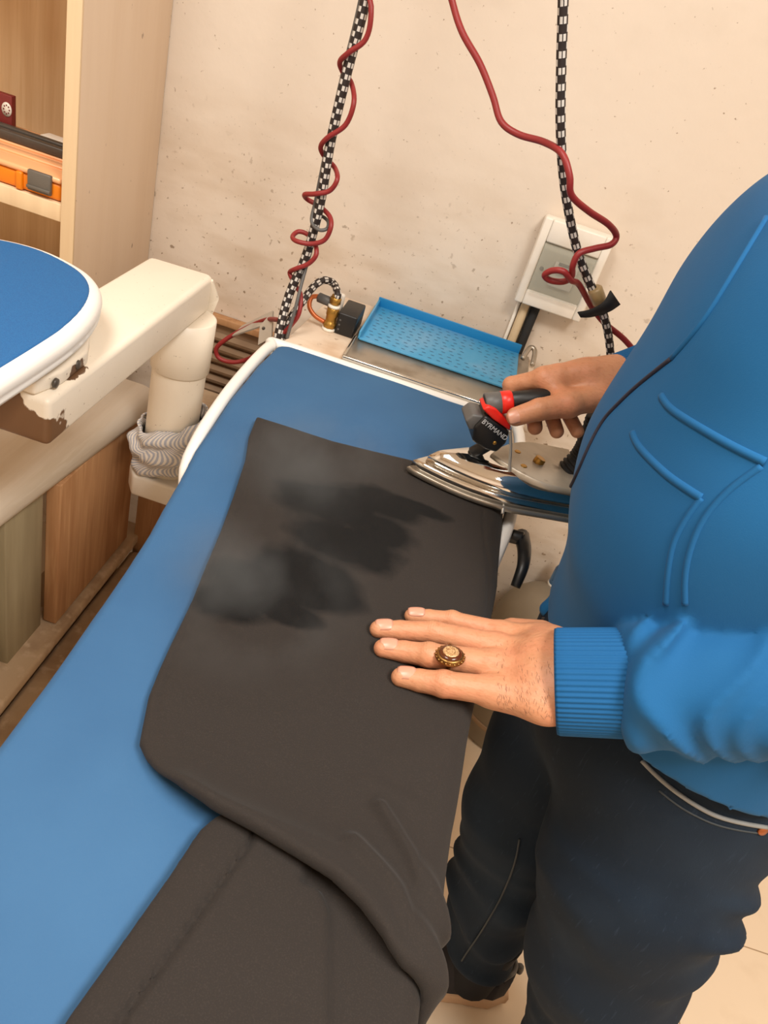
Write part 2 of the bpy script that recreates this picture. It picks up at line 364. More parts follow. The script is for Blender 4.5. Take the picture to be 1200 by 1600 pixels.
# ================================================================== SHELVING ON THE LEFT
CY = 1.245; CXR = -.655
shelf_t = Yp(97, 322, CY).z; shelf_b = Yp(97, 350, CY).z
cab = thing('bookcase', 'tall pale wood open bookcase against the wall at the left', 'bookcase', (-1.05, 1.4, 0))
sp = box('side_panel', (CXR - .022, CY + .004, .72), (CXR, WY - .002, 2.5), wood_m, cab, .0015); 
box('edge_strip', (CXR - .0235, CY - .001, .72), (CXR + .0005, CY + .004, 2.5), edge_m, sp, .0008)
box('side_panel', (-1.46, CY, .72), (-1.438, WY - .002, 2.5), wood_m, cab, .0015)
box('back_panel', (-1.438, WY - .02, .72), (CXR - .022, WY - .004, 2.5), woodb_m, cab, .001)
for z0, z1 in ((shelf_b, shelf_t), (shelf_b + .45, shelf_t + .45), (.72, .745), (2.475, 2.5)):
    box('shelf', (-1.438, CY + .004, z0), (CXR - .0235, WY - .02, z1), edge_m, cab, .0015)
# contents of the shelf
ST = shelf_t
FZ = ST + .0445; f0 = Zp(0, 216, FZ).y; f1 = Zp(0, 189, FZ + .016).y
oc = thing('organiser_case', 'orange plastic organiser case with a peach see-through lid and grey latch', 'case', (-.85, 1.36, ST))
y0 = CY + .010
xr = CXR - .03
box('case_body', (-1.05, y0, ST + .001), (xr, f1 + .004, ST + .030), orange_m, oc, .006)
box('lid', (-1.052, y0 - .003, ST + .030), (xr + .001, f1 + .006, ST + .040), lid_m, oc, .004)
for i in range(4):
    box('lid_ridge', (-1.03, y0 + .045 + i * .042, ST + .039), (xr - .02, y0 + .067 + i * .042, ST + .044), lid_m, oc, .003)
box('case_rib', (xr - .078, y0 - .006, ST + .001), (xr - .066, y0 + .004, ST + .031), orange_m, oc, .003)
la = box('latch', (xr - .055, y0 - .009, ST + .008), (xr - .014, y0 - .001, ST + .041), latch_m, oc, .002)
box('latch_ridge', (xr - .055, y0 - .012, ST + .012), (xr - .014, y0 - .007, ST + .017), latch_m, la, .001)
FZ = ST + .0445; f0 = Zp(0, 216, FZ).y; f1 = Zp(0, 189, FZ + .016).y; b_x = xr + .001
pf = thing('picture_frame', 'dark brown flat frame lying on the orange case', 'frame', (-.85, f0, FZ))
for lo, hi in (((-1.1, f0, FZ), (b_x, f0 + .014, FZ + .016)), ((-1.1, f1 - .014, FZ), (b_x, f1, FZ + .016)), ((-1.1, f0 + .014, FZ), (-1.085, f1 - .014, FZ + .016)), ((b_x - .008, f0 + .014, FZ), (b_x, f1 - .014, FZ + .016))):
    box('frame_bar', lo, hi, dark_m, pf, .003)
box('frame_panel', (-1.09, f0 + .01, FZ + .001), (b_x - .006, f1 - .01, FZ + .007), dark2_m, pf, .001)
pp = box('paper_sheet', (-.80, f1 + .002, FZ + .012), (xr + .001, min(f1 + .03, WY - .022), FZ + .015), paper_m, None, .0005, rotz=R(-2)); setp(pp, 'white paper sheet lying behind the dark frame on the shelf', 'paper')
bk = thing('small_box', 'small maroon box with a round white medallion on the shelf', 'box', (-.9, 1.47, ST + .085))
BY = f1 + .012; pz = Yp(18, 151, BY); pb = Vector((0, 0, ST + .0005))
box('carton', (pz.x - .10, BY, pb.z), (pz.x, BY + .014, pz.z), maroon_m, bk, .001)
mc = Yp(10.5, 171, BY - .0006)
lathe('medallion', [(.0002, 0), (.0095, 0), (.0095, .0005), (.0002, .0005)], paper_m, bk, 28, T=Matrix.Translation(mc) @ Matrix.Rotation(R(90), 4, 'X') @ Matrix.Scale(1.25, 4, (0, 1, 0)))
for i in range(8):
    a = i * math.pi / 4; q = mc + Vector((math.cos(a) * .0055, -.0006, math.sin(a) * .007))
    lathe('petal', [(.0001, 0), (.0014, 0), (.0014, .0004), (.0001, .0004)], maroon_m, bk, 10, T=Matrix.Translation(q) @ Matrix.Rotation(R(90), 4, 'X'))

# ================================================================== COUNTER AND LOW CARCASS ON THE LEFT
ct = thing('counter', 'cream laminate counter with a rounded edge over wooden base panels', 'counter', (-.9, .9, 0))
CT = .70
e0 = Zp(0, 830, CT - .045); e1 = Zp(232, 652, CT - .045); dy = (e1 - e0) / (e1.y - e0.y)
def ex(y): return e0.x + dy.x * (y - e0.y)
prof = [(-1.2, -.045), (-.012, -.045)] + [(-.012 + .012 * math.cos(R(a)), -.033 + .012 * math.sin(R(a))) for a in range(-90, 1, 15)] + [(-.034 + .034 * math.cos(R(a)), -.034 + .034 * math.sin(R(a))) for a in range(6, 91, 12)] + [(-.08, 0), (-1.2, 0)]
ys = [.0, 1.26]
vs = [Vector((ex(y) + a * (1 if a > -1 else 1), y, CT + b)) for y in ys for a, b in prof]
n = len(prof); fs = [(i, (i + 1) % n, n + (i + 1) % n, n + i) for i in range(n)] + [tuple(range(n))[::-1], tuple(range(n, 2 * n))]
pyd('worktop', vs, fs, counter_m, ct, False); 
for p in ct.children[0].data.polygons: p.use_smooth = len(p.vertices) == 4
box('base_panel', (-.53, .952, .34), (-.505, 1.238, CT - .045), woodd_m, ct, .002)
gp = box('recessed_panel', (-.56, .2, .30), (-.545, .952, CT - .045), green_m, ct, .001)
box('vertical_strip', (-.546, .84, .30), (-.53, .945, CT - .045), green_m, ct, .002)
box('vertical_strip', (-.546, .75, .30), (-.535, .80, CT - .045), green_m, ct, .002)
box('kick_board', (-.60, .2, .31), (-.49, 1.30, .335), dust_m, ct, .006)
box('plinth', (-.60, .2, .0), (-.52, 1.24, .31), woodd_m, ct, .002)
kn = thing('pull_cord', 'grey knotted pull cord hanging below the counter edge', 'cord', (-.52, .93, .6))
c0 = Xp(95, 765, -.522); c1 = Xp(92, 815, -.522)
tube('cord', [c0 + Vector((0, 0, .03)), c0, (c0 + c1) / 2 + Vector((.001, 0, 0)), c1], .0022, green_m, kn, 8)
for q in (c0, c1): lathe('knot', [(.001, -.007), (.006, -.004), (.0075, 0), (.006, .004), (.001, .007)], green_m, kn, 10, at=q)
bx = thing('wooden_box', 'brown wooden box on the floor ledge behind the pipe post', 'box', (-.38, 1.4, .0))
box('front_board', (-.50, 1.262, .0), (-.27, 1.28, .60), woodd_m, bx, .002)
box('side_board', (-.288, 1.28, .0), (-.27, 1.50, .60), woodd_m, bx, .002)
box('side_board', (-.50, 1.28, .0), (-.482, 1.50, .60), woodd_m, bx, .002)
box('top_board', (-.498, 1.285, .585), (-.275, 1.50, .598), dust_m, bx, .002)
lg = setp(box('dusty_ledge', (-.50, .55, .0), (-.27, 1.255, .30), dust_m, None, .012), 'dusty low ledge between the counter base and the ironing table', 'ledge')
# slatted panel under the wall edge
sl = thing('louvre_panel', 'brown slatted vent panel low on the wall behind the post', 'vent', (-.4, 1.55, .4))
tz = Yp(345, 497, 1.555).z
box('top_rail', (-.60, 1.545, tz - .012), (-.27, 1.568, tz + .004), woodd_m, sl, .002)
box('backing', (-.60, 1.562, .30), (-.27, 1.568, tz - .01), slat_m, sl, .001)
nsl = 9
for i in range(nsl):
    z = tz - .035 - i * .026
    pr = [(0, 0), (.016, .004), (.018, .011), (.006, .018), (0, .018)]
    vs = [Vector((x, 1.562 - a, z - .018 + b)) for x in (-.59, -.28) for a, b in pr]; k = len(pr)
    pyd('slat', vs, [(j, (j + 1) % k, k + (j + 1) % k, k + j) for j in range(k)] + [tuple(range(k))[::-1], tuple(range(k, 2 * k))], slat_m, sl, False)

# ================================================================== IRONING TABLE
TZ = .90
it = thing('ironing_table', 'long ironing table with a blue cloth cover and white rim', 'ironing table', (-.05, .6, 0))
left = [Zp(*p, TZ) for p in ((432, 536), (352, 622), (300, 700), (235, 830), (160, 940), (75, 1060), (0, 1160))]
outl = [(-.262, 1.195), (-.266, 1.1), (-.264, .97), (-.256, .82), (-.236, .64), (-.229, .52), (-.226, .41), (-.225, .30), (-.226, .1), (-.23, -.15), (-.20, -.25)]
right = [(.09, -.25), (.112, -.15), (.112, .2), (.122, .6), (.138, .78), (.158, .92), (.165, 1.1), (.160, 1.19)]
far = [(.145, 1.207), (-.05, 1.207), (-.245, 1.207)]
padp = outl + right + far
def pad(X, Y, Z):
    d2 = polysd(X, Y, padp); zt = Z - (TZ - .018); r = .011
    a = np.maximum(d2 + r, 0); b = np.maximum(np.abs(zt) - .018 + r, 0)
    dd = np.sqrt(a * a + b * b) + np.minimum(np.maximum(d2 + r, np.abs(zt) - .018 + r), 0) - r
    return dd + .0008 * np.sin(X * 31 + 2 * np.sin(Y * 13)) * np.sin(Y * 17 + X * 9)
padd = netobj('padded_cover', pad, (-.30, -.28, .855), (.20, 1.24, .908), .004, blue_m, it)
rimp = [(-.275, 1.205), (-.279, 1.1), (-.275, .96), (-.262, .82), (-.238, .60), (-.236, -.2), (.10, -.26), (.100, -.15), (.105, .3), (.122, .62), (.148, .78), (.170, .92), (.178, 1.1), (.172, 1.205), (.150, 1.224), (-.05, 1.224), (-.258, 1.222)]
rv = spline([(a + (.022 if (a < 0 and b < .7) else 0), b, TZ - .0135 - .018 * max(0, min(1, (.95 - b) / .3)) * (a < 0)) for a, b in rimp], 6, True)
rim = tube('white_rim', rv, .0095, rim_m, it, 12, True, sm=0)
prism('table_body', [(-.20, 1.18), (-.20, -.2), (.10, -.2), (.13, 1.18)], .80, .872, white_m, it, .01)
box('pedestal', (-.14, .45, .05), (.04, .75, .80), white_m, it, .01)
box('foot', (-.18, .2, 0), (.08, 1.2, .05), white_m, it, .01)
# clamp lever on the right side of the table
lv = thing('clamp_lever', 'black plastic clamp lever under the right edge of the table', 'lever', (.17, .93, .86))
p0 = Xp(788, 838, .172); p1 = Xp(818, 842, .195)
rod('hub', p0 + Vector((-.03, 0, 0)), p1, .010, black_m, lv)
lp = [Xp(815, 838, .196), Xp(819, 858, .197), Xp(817, 885, .197), Xp(805, 917, .195)]
lvv = tube('handle', lp, lambda t: .0115 - .005 * t, black_m, lv, 12)
# rear deck, trough, tray
dk = thing('rear_deck', 'stained cream metal deck behind the ironing table with a steel trough', 'machine deck', (0, 1.38, 0))
prism('deck_plate', [(-.262, 1.233), (-.245, 1.47), (-.232, 1.54), (.195, 1.54), (.195, 1.233)], .872, .89, deck_m, dk, .004)
box('cabinet_body', (-.22, 1.245, .10), (.17, 1.52, .872), white_m, dk, .004)
trz = .893
tr = box('trough', (-.152, 1.238, .8885), (.178, 1.345, trz), dull_m, dk, .001)
box('trough_lip', (-.155, 1.232, .889), (.182, 1.2395, .901), steel_m, tr, .002)
box('trough_lip', (-.156, 1.238, .889), (-.151, 1.34, .899), steel_m, tr, .001)
box('steel_ledge', (-.155, 1.34, .889), (.182, 1.54, .8935), dull_m, dk, .001)
tube('steel_guide', [(.166, 1.50, .90), (.175, 1.525, .918), (.186, 1.52, .915), (.188, 1.49, .898)], .005, dull_m, dk, 10)
ty = thing('perforated_tray', 'blue perforated plastic tray with raised back rim on the deck', 'tray', (0, 1.43, .894))
tx0, tx1, ty0, ty1 = -.149, .158, 1.336, 1.53
box('tray_floor', (tx0, ty0, .8945), (tx1, ty1, .8985), traybl_m, ty, .001)
box('back_rim', (tx0, ty1 - .004, .8945), (tx1, ty1, .917), traydk_m, ty, .001)
box('side_rim', (tx0, ty0, .8945), (tx0 + .004, ty1, .912), traybl_m, ty, .001)
random.seed(2); vs = []; fs = []
nxh, nyh = 17, 11
for i in range(nxh):
    for j in range(nyh):
        if 11 <= i <= 12 and 3 <= j <= 6: continue
        x = tx0 + .016 + i * (tx1 - tx0 - .03) / (nxh - 1) + (j % 2) * .004; y = ty0 + .016 + j * (ty1 - ty0 - .034) / (nyh - 1); b = len(vs)
        for k in range(10): a = 2 * math.pi * k / 10; vs.append(Vector((x + .0042 * math.cos(a), y + .0016 * math.sin(a), .8988)))
        fs.append(tuple(range(b, b + 10)))
pyd('perforations', vs, fs, hole_m, ty, False)
# bracket plate and box left of the deck
bp_ = thing('bracket_plate', 'grey folded metal bracket left of the deck beside the hoses', 'bracket', (-.3, 1.35, .8))
q = [Yp(428, 487, 1.36), Yp(426, 528, 1.33), Yp(405, 540, 1.33), Yp(408, 510, 1.35)]
def plate(name, P, th, m, parent, nrm=None):
    P = [Vector(p) for p in P]; nn = nrm or (P[1] - P[0]).cross(P[2] - P[0]).normalized(); k = len(P)
    vs = P + [p - nn * th for p in P]; fs = [tuple(range(k)), tuple(range(k, 2 * k))[::-1]] + [(i, k + i, k + (i + 1) % k, (i + 1) % k) for i in range(k)]
    o = pyd(name, vs, fs, m, parent, False); bm = bmesh.new(); bm.from_mesh(o.data); bmesh.ops.recalc_face_normals(bm, faces=bm.faces[:]); bm.to_mesh(o.data); bm.free(); return o
plate('upright_flange', q, .004, lgrey_m, bp_)
plate('top_flange', [Yp(380, 510, 1.45), Yp(428, 487, 1.40), Yp(409, 511, 1.36), Yp(364, 526, 1.38)], .003, lgrey_m, bp_)
q = Yp(412, 513, 1.342); lathe('bolt', [(.0005, 0), (.0035, 0), (.003, .002), (.0005, .003)], dark_m, bp_, 12, T=Matrix.Translation(q) @ Matrix.Rotation(R(90), 4, 'X'))
# valve on the deck
vb = Zp(512, 517, .89); vv = thing('steam_valve', 'brass steam valve with white sealing tape on the deck', 'valve', vb)
ax = vb.copy(); ax.y += .004
def V3(dx, dy, dz): return ax + Vector((dx, dy, dz))
lathe('collar', [(.011, 0), (.0125, .002), (.0125, .005), (.010, .007)], tape_m, vv, 24, at=ax)
lathe('brass_body', [(.010, .006), (.0125, .008), (.0125, .016), (.0100, .018), (.0100, .028), (.0115, .03), (.0115, .044), (.009, .046)], brass_m, vv, 8, at=ax)
lathe('tape_ring', [(.009, .045), (.0112, .046), (.0108, .050), (.008, .051)], tape_m, vv, 24, at=ax)
lathe('hose_nut', [(.008, .051), (.0105, .054), (.0105, .064), (.007, .066)], brass_m, vv, 8, at=ax)
rod('side_fitting', V3(-.004, .006, .05), V3(-.034, .012, .05), .0095, grey_m, vv, 8)
tube('copper_loop', [V3(-.032, .011, .052), V3(-.045, .008, .047), V3(-.044, .0, .032), V3(-.030, -.003, .020), V3(-.011, -.002, .014)], .0042, copper_m, vv, 12)
so = thing('solenoid_coil', 'black rectangular solenoid coil beside the brass valve', 'coil', V3(.03, .03, 0))
box('coil_case', (ax.x + .012, ax.y - .005, .8905), (ax.x + .048, ax.y + .075, .932), black_m, so, .003)
for i in range(3): lathe('screw', [(.0003, 0), (.002, 0), (.0018, .0008), (.0003, .001)], grey_m, so, 10, T=Matrix.Translation(Vector((ax.x + .018, ax.y - .005, .900 + i * .009))) @ Matrix.Rotation(R(90), 4, 'X'))
sm = box('small_bottle', (ax.x - .006, ax.y + .05, .8905), (ax.x + .008, ax.y + .062, .945), white_m, None, .005, 3); setp(sm, 'small white plastic piece standing behind the brass valve', 'fitting')

# ================================================================== HOSES ON THE LEFT
yH = 1.30
bh = thing('steam_hose', 'black and white braided steam hose hanging down to the table corner', 'hose', Yp(440, 515, 1.27))
tube('hose', [Vector((-.262, 1.30, 2.18)), Vector((-.262, 1.30, 1.8)), Yp(575, -60, yH), Yp(571, 0, yH), Yp(543, 110, yH), Yp(517, 220, yH), Yp(500, 320, yH), Yp(478, 400, yH), Yp(452, 460, 1.29), Yp(437, 515, 1.27), Yp(425, 570, 1.25)], .0078, braid_m, bh, 18)
bh2 = thing('steam_hose', 'short braided steam hose arching from the brass valve down to the table corner', 'hose', Yp(440, 515, 1.27))
topv = V3(0, 0, .064)
tube('hose', [topv, topv + Vector((.001, 0, .008)), Yp(521, 443, 1.375), Yp(505, 438, 1.36), Yp(488, 450, 1.34), Yp(470, 475, 1.31), Yp(452, 500, 1.29), Yp(442, 525, 1.27), Yp(436, 560, 1.255)], .0068, braid_m, bh2, 18)
rod('hose_clamp', topv + Vector((0, 0, -.002)), topv + Vector((0, 0, .006)), .0085, brass_m, bh2, 16)
gw = setp(tube('grey_cable', [Vector((-.274, 1.312, 2.18)), Vector((-.272, 1.312, 1.8)), Yp(568, -60, 1.312), Yp(563, 0, 1.312), Yp(532, 130, 1.312), Yp(508, 240, 1.312), Yp(494, 310, 1.305), Yp(487, 345, 1.295), Yp(498, 359, 1.285), Yp(511, 357, 1.29), Yp(512, 345, 1.31), Yp(498, 340, 1.318), Yp(489, 380, 1.315), Yp(472, 440, 1.285), Yp(462, 480, 1.265), Yp(448, 530, 1.25)], .003, grey_m, None, 10), 'thin grey cable looping once round the left braided hose', 'cable')
a1 = [(560, -60, 0), (580, 10, -1), (572, 60, -1), (545, 82, -1), (531, 97, 0), (537, 115, 1), (549, 130, 1), (553, 160, -1), (540, 195, -1), (512, 215, -1), (501, 230, 0), (508, 246, 1), (523, 262, 1), (527, 280, -1), (515, 298, -1), (492, 303, -1), (476, 304, 0), (481, 312, 1), (499, 322, 1), (515, 338, 0), (517, 355, -1), (507, 375, -1), (486, 381, -1), (464, 377, -1), (457, 370, 0), (466, 362, 1), (480, 366, 1), (492, 380, 0), (494, 398, -1), (482, 412, -1), (462, 420, -1), (453, 425, 0), (455, 433, 1), (463, 448, 1), (470, 462, 0), (467, 490, -1), (455, 508, -1), (438, 527, -1), (430, 545, 0)]
rc = setp(tube('red_cord', [Vector((-.250, 1.29, 2.18)), Vector((-.25, 1.285, 1.8)), Yp(572, -90, 1.31)] + [Yp(x, y, (yH if y < 430 else 1.285) + s * .014) for x, y, s in a1[1:]], .0040, red_m, None, 12, sm=6), 'red rubber cord spiralling around the left braided hose', 'cord')
lp = setp(tube('red_cord', [Yp(437, 500, 1.285), Yp(415, 500, 1.37), Yp(380, 515, 1.40), Yp(352, 531, 1.40), Yp(338, 545, 1.40), Yp(343, 560, 1.40), Yp(365, 566, 1.40), Yp(390, 560, 1.40), Yp(412, 545, 1.36), Yp(436, 540, 1.27)], .0045, red_m, None, 12), 'red cord loop hanging in front of the slatted panel', 'cord')

# ================================================================== SLEEVE BOARD, BEAM, POST
bm_ = thing('support_beam', 'thick cream painted beam with peeling paint under the small blue board', 'beam', (-.435, .95, .93))
BT = .975; bxl, bxr = -.497, -.388
tl = Zp(245, 405, BT); tr_ = Zp(340, 434, BT); 
beam = prism('beam_body', [(bxl, .70), (bxr, .70), (bxr, tr_.y), (bxr - .01, tr_.y + .006), (bxl + .006, tl.y + .006), (bxl, tl.y)], BT - .062, BT, peel_m, bm_, .008, 4)
pk = plate('end_cap', [Vector((bxr + .001, tr_.y - .004, BT - .004)), Vector((bxr + .012, tr_.y + .006, BT - .035)), Vector((bxr + .004, tr_.y + .01, BT - .066)), Vector((bxr - .02, tr_.y + .009, BT - .06)), Vector((bxr - .03, tr_.y + .008, BT - .006))], .006, peel_m, bm_)
# worn patch on the near corner of the beam
n_, l_, b_ = nodes_of(peel_m)
def patch(m, centre, rad, col, scale=28, th=.0, amp=.9, sq=(1, 1, 1)):
    nt = m.node_tree; n = nt.nodes; L = nt.links.new; b = n['Principled BSDF']; src = b.inputs['Base Color'].links[0].from_socket
    geo = n.new('ShaderNodeNewGeometry'); mp = n.new('ShaderNodeMapping'); mp.vector_type = 'TEXTURE'; mp.inputs['Location'].default_value = centre; mp.inputs['Scale'].default_value = sq; L(geo.outputs['Position'], mp.inputs[0])
    ln = n.new('ShaderNodeVectorMath'); ln.operation = 'LENGTH'; L(mp.outputs[0], ln.inputs[0])
    z = n.new('ShaderNodeTexNoise'); z.inputs['Scale'].default_value = scale; z.inputs['Detail'].default_value = 5; L(geo.outputs['Position'], z.inputs['Vector'])
    a = n.new('ShaderNodeMath'); a.operation = 'MULTIPLY_ADD'; L(z.outputs[0], a.inputs[0]); a.inputs[1].default_value = amp * rad; L(ln.outputs['Value'], a.inputs[2])
    c = n.new('ShaderNodeMapRange'); c.inputs[1].default_value = rad * 1.02 + th; c.inputs[2].default_value = rad * .98 + th; L(a.outputs[0], c.inputs[0])
    x = n.new('ShaderNodeMix'); x.data_type = 'RGBA'; L(c.outputs[0], x.inputs[0]); L(src, x.inputs[6]); x.inputs[7].default_value = (*lin(col), 1); L(x.outputs[2], b.inputs['Base Color'])
patch(peel_m, (bxr - .03, .70, BT - .05), .085, (112, 78, 50), 34, 0, .95, (1.1, 1, .8))
patch(peel_m, (bxr - .012, .77, BT), .03, (104, 74, 50), 60, 0, .9, (.6, 1.3, 1))
pst = thing('pipe_post', 'cream painted pipe post with a collar standing under the beam end', 'post', (-.41, 1.16, .6))
pc = Vector((-.408, 1.155, 0))
pcs = Zp(285, 600, .76); 
pcx, pcy = -.411, 1.16
lathe('pipe', [(.044, .56), (.0455, .565), (.0455, .90), (.044, .905)], peel_m, pst, 40, at=(pcx, pcy, 0))
lathe('collar', [(.047, .815), (.0495, .818), (.0495, .911), (.047, .912)], peel_m, pst, 40, at=(pcx, pcy, 0))
mb = thing('mount_arm', 'cream metal arm carrying the pipe post below the striped rag', 'arm', (-.3, 1.16, .55))
prism('arm_body', [(-.45, 1.10), (-.47, 1.13), (-.47, 1.19), (-.45, 1.22), (-.14, 1.22), (-.14, 1.10)], .565, .61, white_m, mb, .006)
# sleeve board
sb = thing('sleeve_board', 'small rounded ironing board with blue mesh cover and thick white rim', 'ironing board', (-.55, .6, 1.0))
SZ = 1.035
tip = [Zp(*p, SZ) for p in ((0, 605), (60, 570), (100, 540), (135, 505), (152, 465), (150, 440), (130, 420), (108, 405), (80, 393), (40, 385), (0, 382))]
sbp = [(-.385, -.1), (-.388, .2), (-.39, .45), (-.391, .60), (-.390, .70), (-.392, .765), (-.403, .83), (-.424, .885), (-.455, .922), (-.495, .943), (-.54, .953), (-.585, .946), (-.63, .92), (-.665, .87), (-.685, .80), (-.69, .70), (-.69, -.1)]
ins = [(x + (.022 if x < -.54 else -.022) * (1 if abs(x + .54) > .05 else abs(x + .54) / .05), y - (.022 if y > .75 else 0) * min(1, max(0, (y - .75) / .15))) for x, y in sbp]
sbp = [(q.x, q.y) for q in spline([(a, b, 0) for a, b in sbp], 5)]
def sbf(X, Y, Z):
    d2 = polysd(X, Y, sbp); zt = Z - (SZ - .017); r = .014; a = np.maximum(d2 + r, 0); b = np.maximum(np.abs(zt) - .017 + r, 0)
    return np.sqrt(a * a + b * b) + np.minimum(np.maximum(d2 + r, np.abs(zt) - .017 + r), 0) - r + .0025 * np.exp(-((Z - (SZ - .02)) / .0025) ** 2)
netobj('white_rim', sbf, (-.71, -.12, .99), (-.37, .97, 1.045), .003, rim_m, sb)
def sbc(X, Y, Z):
    d2 = polysd(X, Y, sbp) + .015; zt = Z - (SZ - .004); r = .004; a = np.maximum(d2 + r, 0); b = np.maximum(np.abs(zt) - .006 + r, 0)
    return np.sqrt(a * a + b * b) + np.minimum(np.maximum(d2 + r, np.abs(zt) - .006 + r), 0) - r
netobj('blue_cover', sbc, (-.71, -.12, 1.018), (-.37, .97, 1.045), .003, blue2_m, sb)
under = [(x * .92 - .045, y - .03) for x, y in sbp]
prism('underside', under, .992, 1.004, peel_m, sb, .004)
prism('mounting_plate', [(-.50, .70), (-.405, .70), (-.395, .74), (-.397, .80), (-.415, .84), (-.46, .86), (-.50, .85)], BT, .994, peel_m, sb, .004)
for q in (Vector((-.3965, .725, .984)), Vector((-.3975, .775, .986))): lathe('bolt_head', [(.0005, 0), (.006, 0), (.0055, .003), (.0005, .004)], dark_m, sb, 12, T=Matrix.Translation(q) @ Matrix.Rotation(R(90), 4, 'Y'))
# rag round the post
def rag(px, t):
    return px
vs = []; nu, nv = 96, 26
for j in range(nv + 1):
    t = j / nv
    for i in range(nu):
        a = 2 * math.pi * i / nu
        r = .052 + .012 * math.sin(t * math.pi) + .005 * math.sin(3 * a + 9 * t) * math.sin(math.pi * t) + .0045 * math.sin(17 * t + 2.2 * math.sin(2 * a + 1)) + .002 * math.sin(11 * a + 20 * t)
        z = .715 - .085 * t - .03 * max(0, math.cos(a - 3.6)) * t + .02 * math.cos(a - .4) * (1 - t) + .004 * math.sin(5 * a + 3)
        vs.append(Vector((pcx + r * math.cos(a), pcy + r * math.sin(a), z)))
fs = [(j * nu + i, j * nu + (i + 1) % nu, (j + 1) * nu + (i + 1) % nu, (j + 1) * nu + i) for j in range(nv) for i in range(nu)]
def ruv(p, vi):
    i = vi % nu; j = vi // nu
    if i == 0 and any(v % nu == nu - 1 for v in p.vertices): i = nu
    return (i / nu + .05 * math.sin(j / nv * 9), j / nv)
rg = pyd('cotton_rag', vs, fs, rag_m, None, True, ruv); so_ = rg.modifiers.new('thick', 'SOLIDIFY'); so_.thickness = .003; so_.offset = -1
setp(rg, 'blue and white striped cotton rag tied around the pipe post', 'rag')

# ================================================================== SWITCH BOX ON THE WALL
sw = thing('breaker_box', 'white wall mounted breaker box with a smoky window', 'electrical box', (.18, WY, 1.08))
b0, b1 = Yp(803, 470, 1.53), Yp(962, 375, 1.53); bx0, bx1, bz0, bz1 = b0.x, b1.x, b0.z, b1.z
frd = 1.53
box('back_case', (bx0, frd + .006, bz0), (bx1, WY - .001, bz1), white_m, sw, .006)
fr = .016
box('frame_side', (bx0, frd, bz0), (bx0 + fr, frd + .012, bz1), white_m, sw, .003)
box('frame_side', (bx1 - fr, frd, bz0), (bx1, frd + .012, bz1), white_m, sw, .003)
box('frame_bottom', (bx0 + fr, frd, bz0), (bx1 - fr, frd + .012, bz0 + .03), white_m, sw, .003)
box('frame_top', (bx0 + fr, frd - .002, bz1 - .042), (bx1 - fr, frd + .012, bz1), white_m, sw, .003)
box('inner_plate', (bx0 + fr, frd + .004, bz0 + .03), (bx1 - fr, frd + .0065, bz1 - .042), mat('inner_grey', (172, 168, 152), .5), sw, .001)
brk = box('breaker', (bx0 + .048, frd - .004, bz0 + .05), (bx1 - .042, frd + .006, bz1 - .07), bluesw_m, sw, .002)
box('breaker_toggle', (bx0 + .055, frd - .009, bz0 + .078), (bx1 - .048, frd - .003, bz0 + .09), black_m, brk, .001)
box('breaker_label', (bx0 + .055, frd - .0046, bz0 + .092), (bx1 - .055, frd - .0039, bz0 + .098), grey_m, brk, 0)
win = box('window', (bx0 + fr, frd - .0105, bz0 + .03), (bx1 - fr, frd - .0090, bz1 - .042), mat('clear_grey_pane', (190, 188, 176), .08, alpha=.22), sw, .0005)
lathe('lock_hole', [(.0003, 0), (.004, 0), (.004, .001), (.0003, .001)], dark_m, sw, 12, T=Matrix.Translation(Vector((bx0 + .028, frd + .003, bz0 + .075))) @ Matrix.Rotation(R(90), 4, 'X'))
cd = thing('wall_conduit', 'beige conduit pipe running down from the breaker box', 'conduit', (.13, WY, .6))
rod('pipe', (.137, WY - .012, .3), (.137, WY - .012, bz0 + .002), .009, mat('beige_conduit', (206, 182, 146), .5), cd)
cd2 = thing('wall_cable', 'black cable running down from the breaker box beside the beige conduit', 'cable', (.15, WY, .6))
rod('cable', (.158, WY - .012, .3), (.158, WY - .012, bz0 + .002), .0095, blackr_m, cd2)
cd3 = thing('wall_conduit', 'thin pale cable left of the beige conduit under the breaker box', 'conduit', (.12, WY, .6))
rod('pipe', (.1235, WY - .005, .3), (.1235, WY - .005, bz0 + .002), .0038, white_m, cd3)

# ================================================================== DRUM AND BOTTLE BEHIND THE MAN
dr = thing('steel_drum', 'grey beige domed steel drum on the floor behind the table', 'drum', (.46, 1.40, 0))
dc = (.462, 1.425)
lathe('drum_body', [(.13, 0), (.138, .01), (.138, .31), (.135, .335), (.127, .358), (.112, .376), (.085, .390), (.05, .398), (.02, .401), (.001, .401)], tank_m, dr, 56, at=(dc[0], dc[1], 0))
lathe('drum_band', [(.1385, .06), (.140, .063), (.140, .072), (.1385, .075)], slat_m, dr, 56, at=(dc[0], dc[1], 0))
bb = Zp(866, 915, .388); bo = thing('water_bottle', 'clear blue plastic bottle standing on the drum', 'bottle', bb)
lathe('bottle_body', [(.015, 0), (.017, .004), (.017, .05), (.012, .062), (.010, .066)], clear_m, bo, 24, at=bb)
lathe('base_ring', [(.0165, 0), (.0185, .002), (.0185, .006), (.0172, .008)], white_m, bo, 24, at=bb)
lathe('cap', [(.011, .066), (.0115, .068), (.0115, .08), (.010, .082)], rim_m, bo, 24, at=bb)

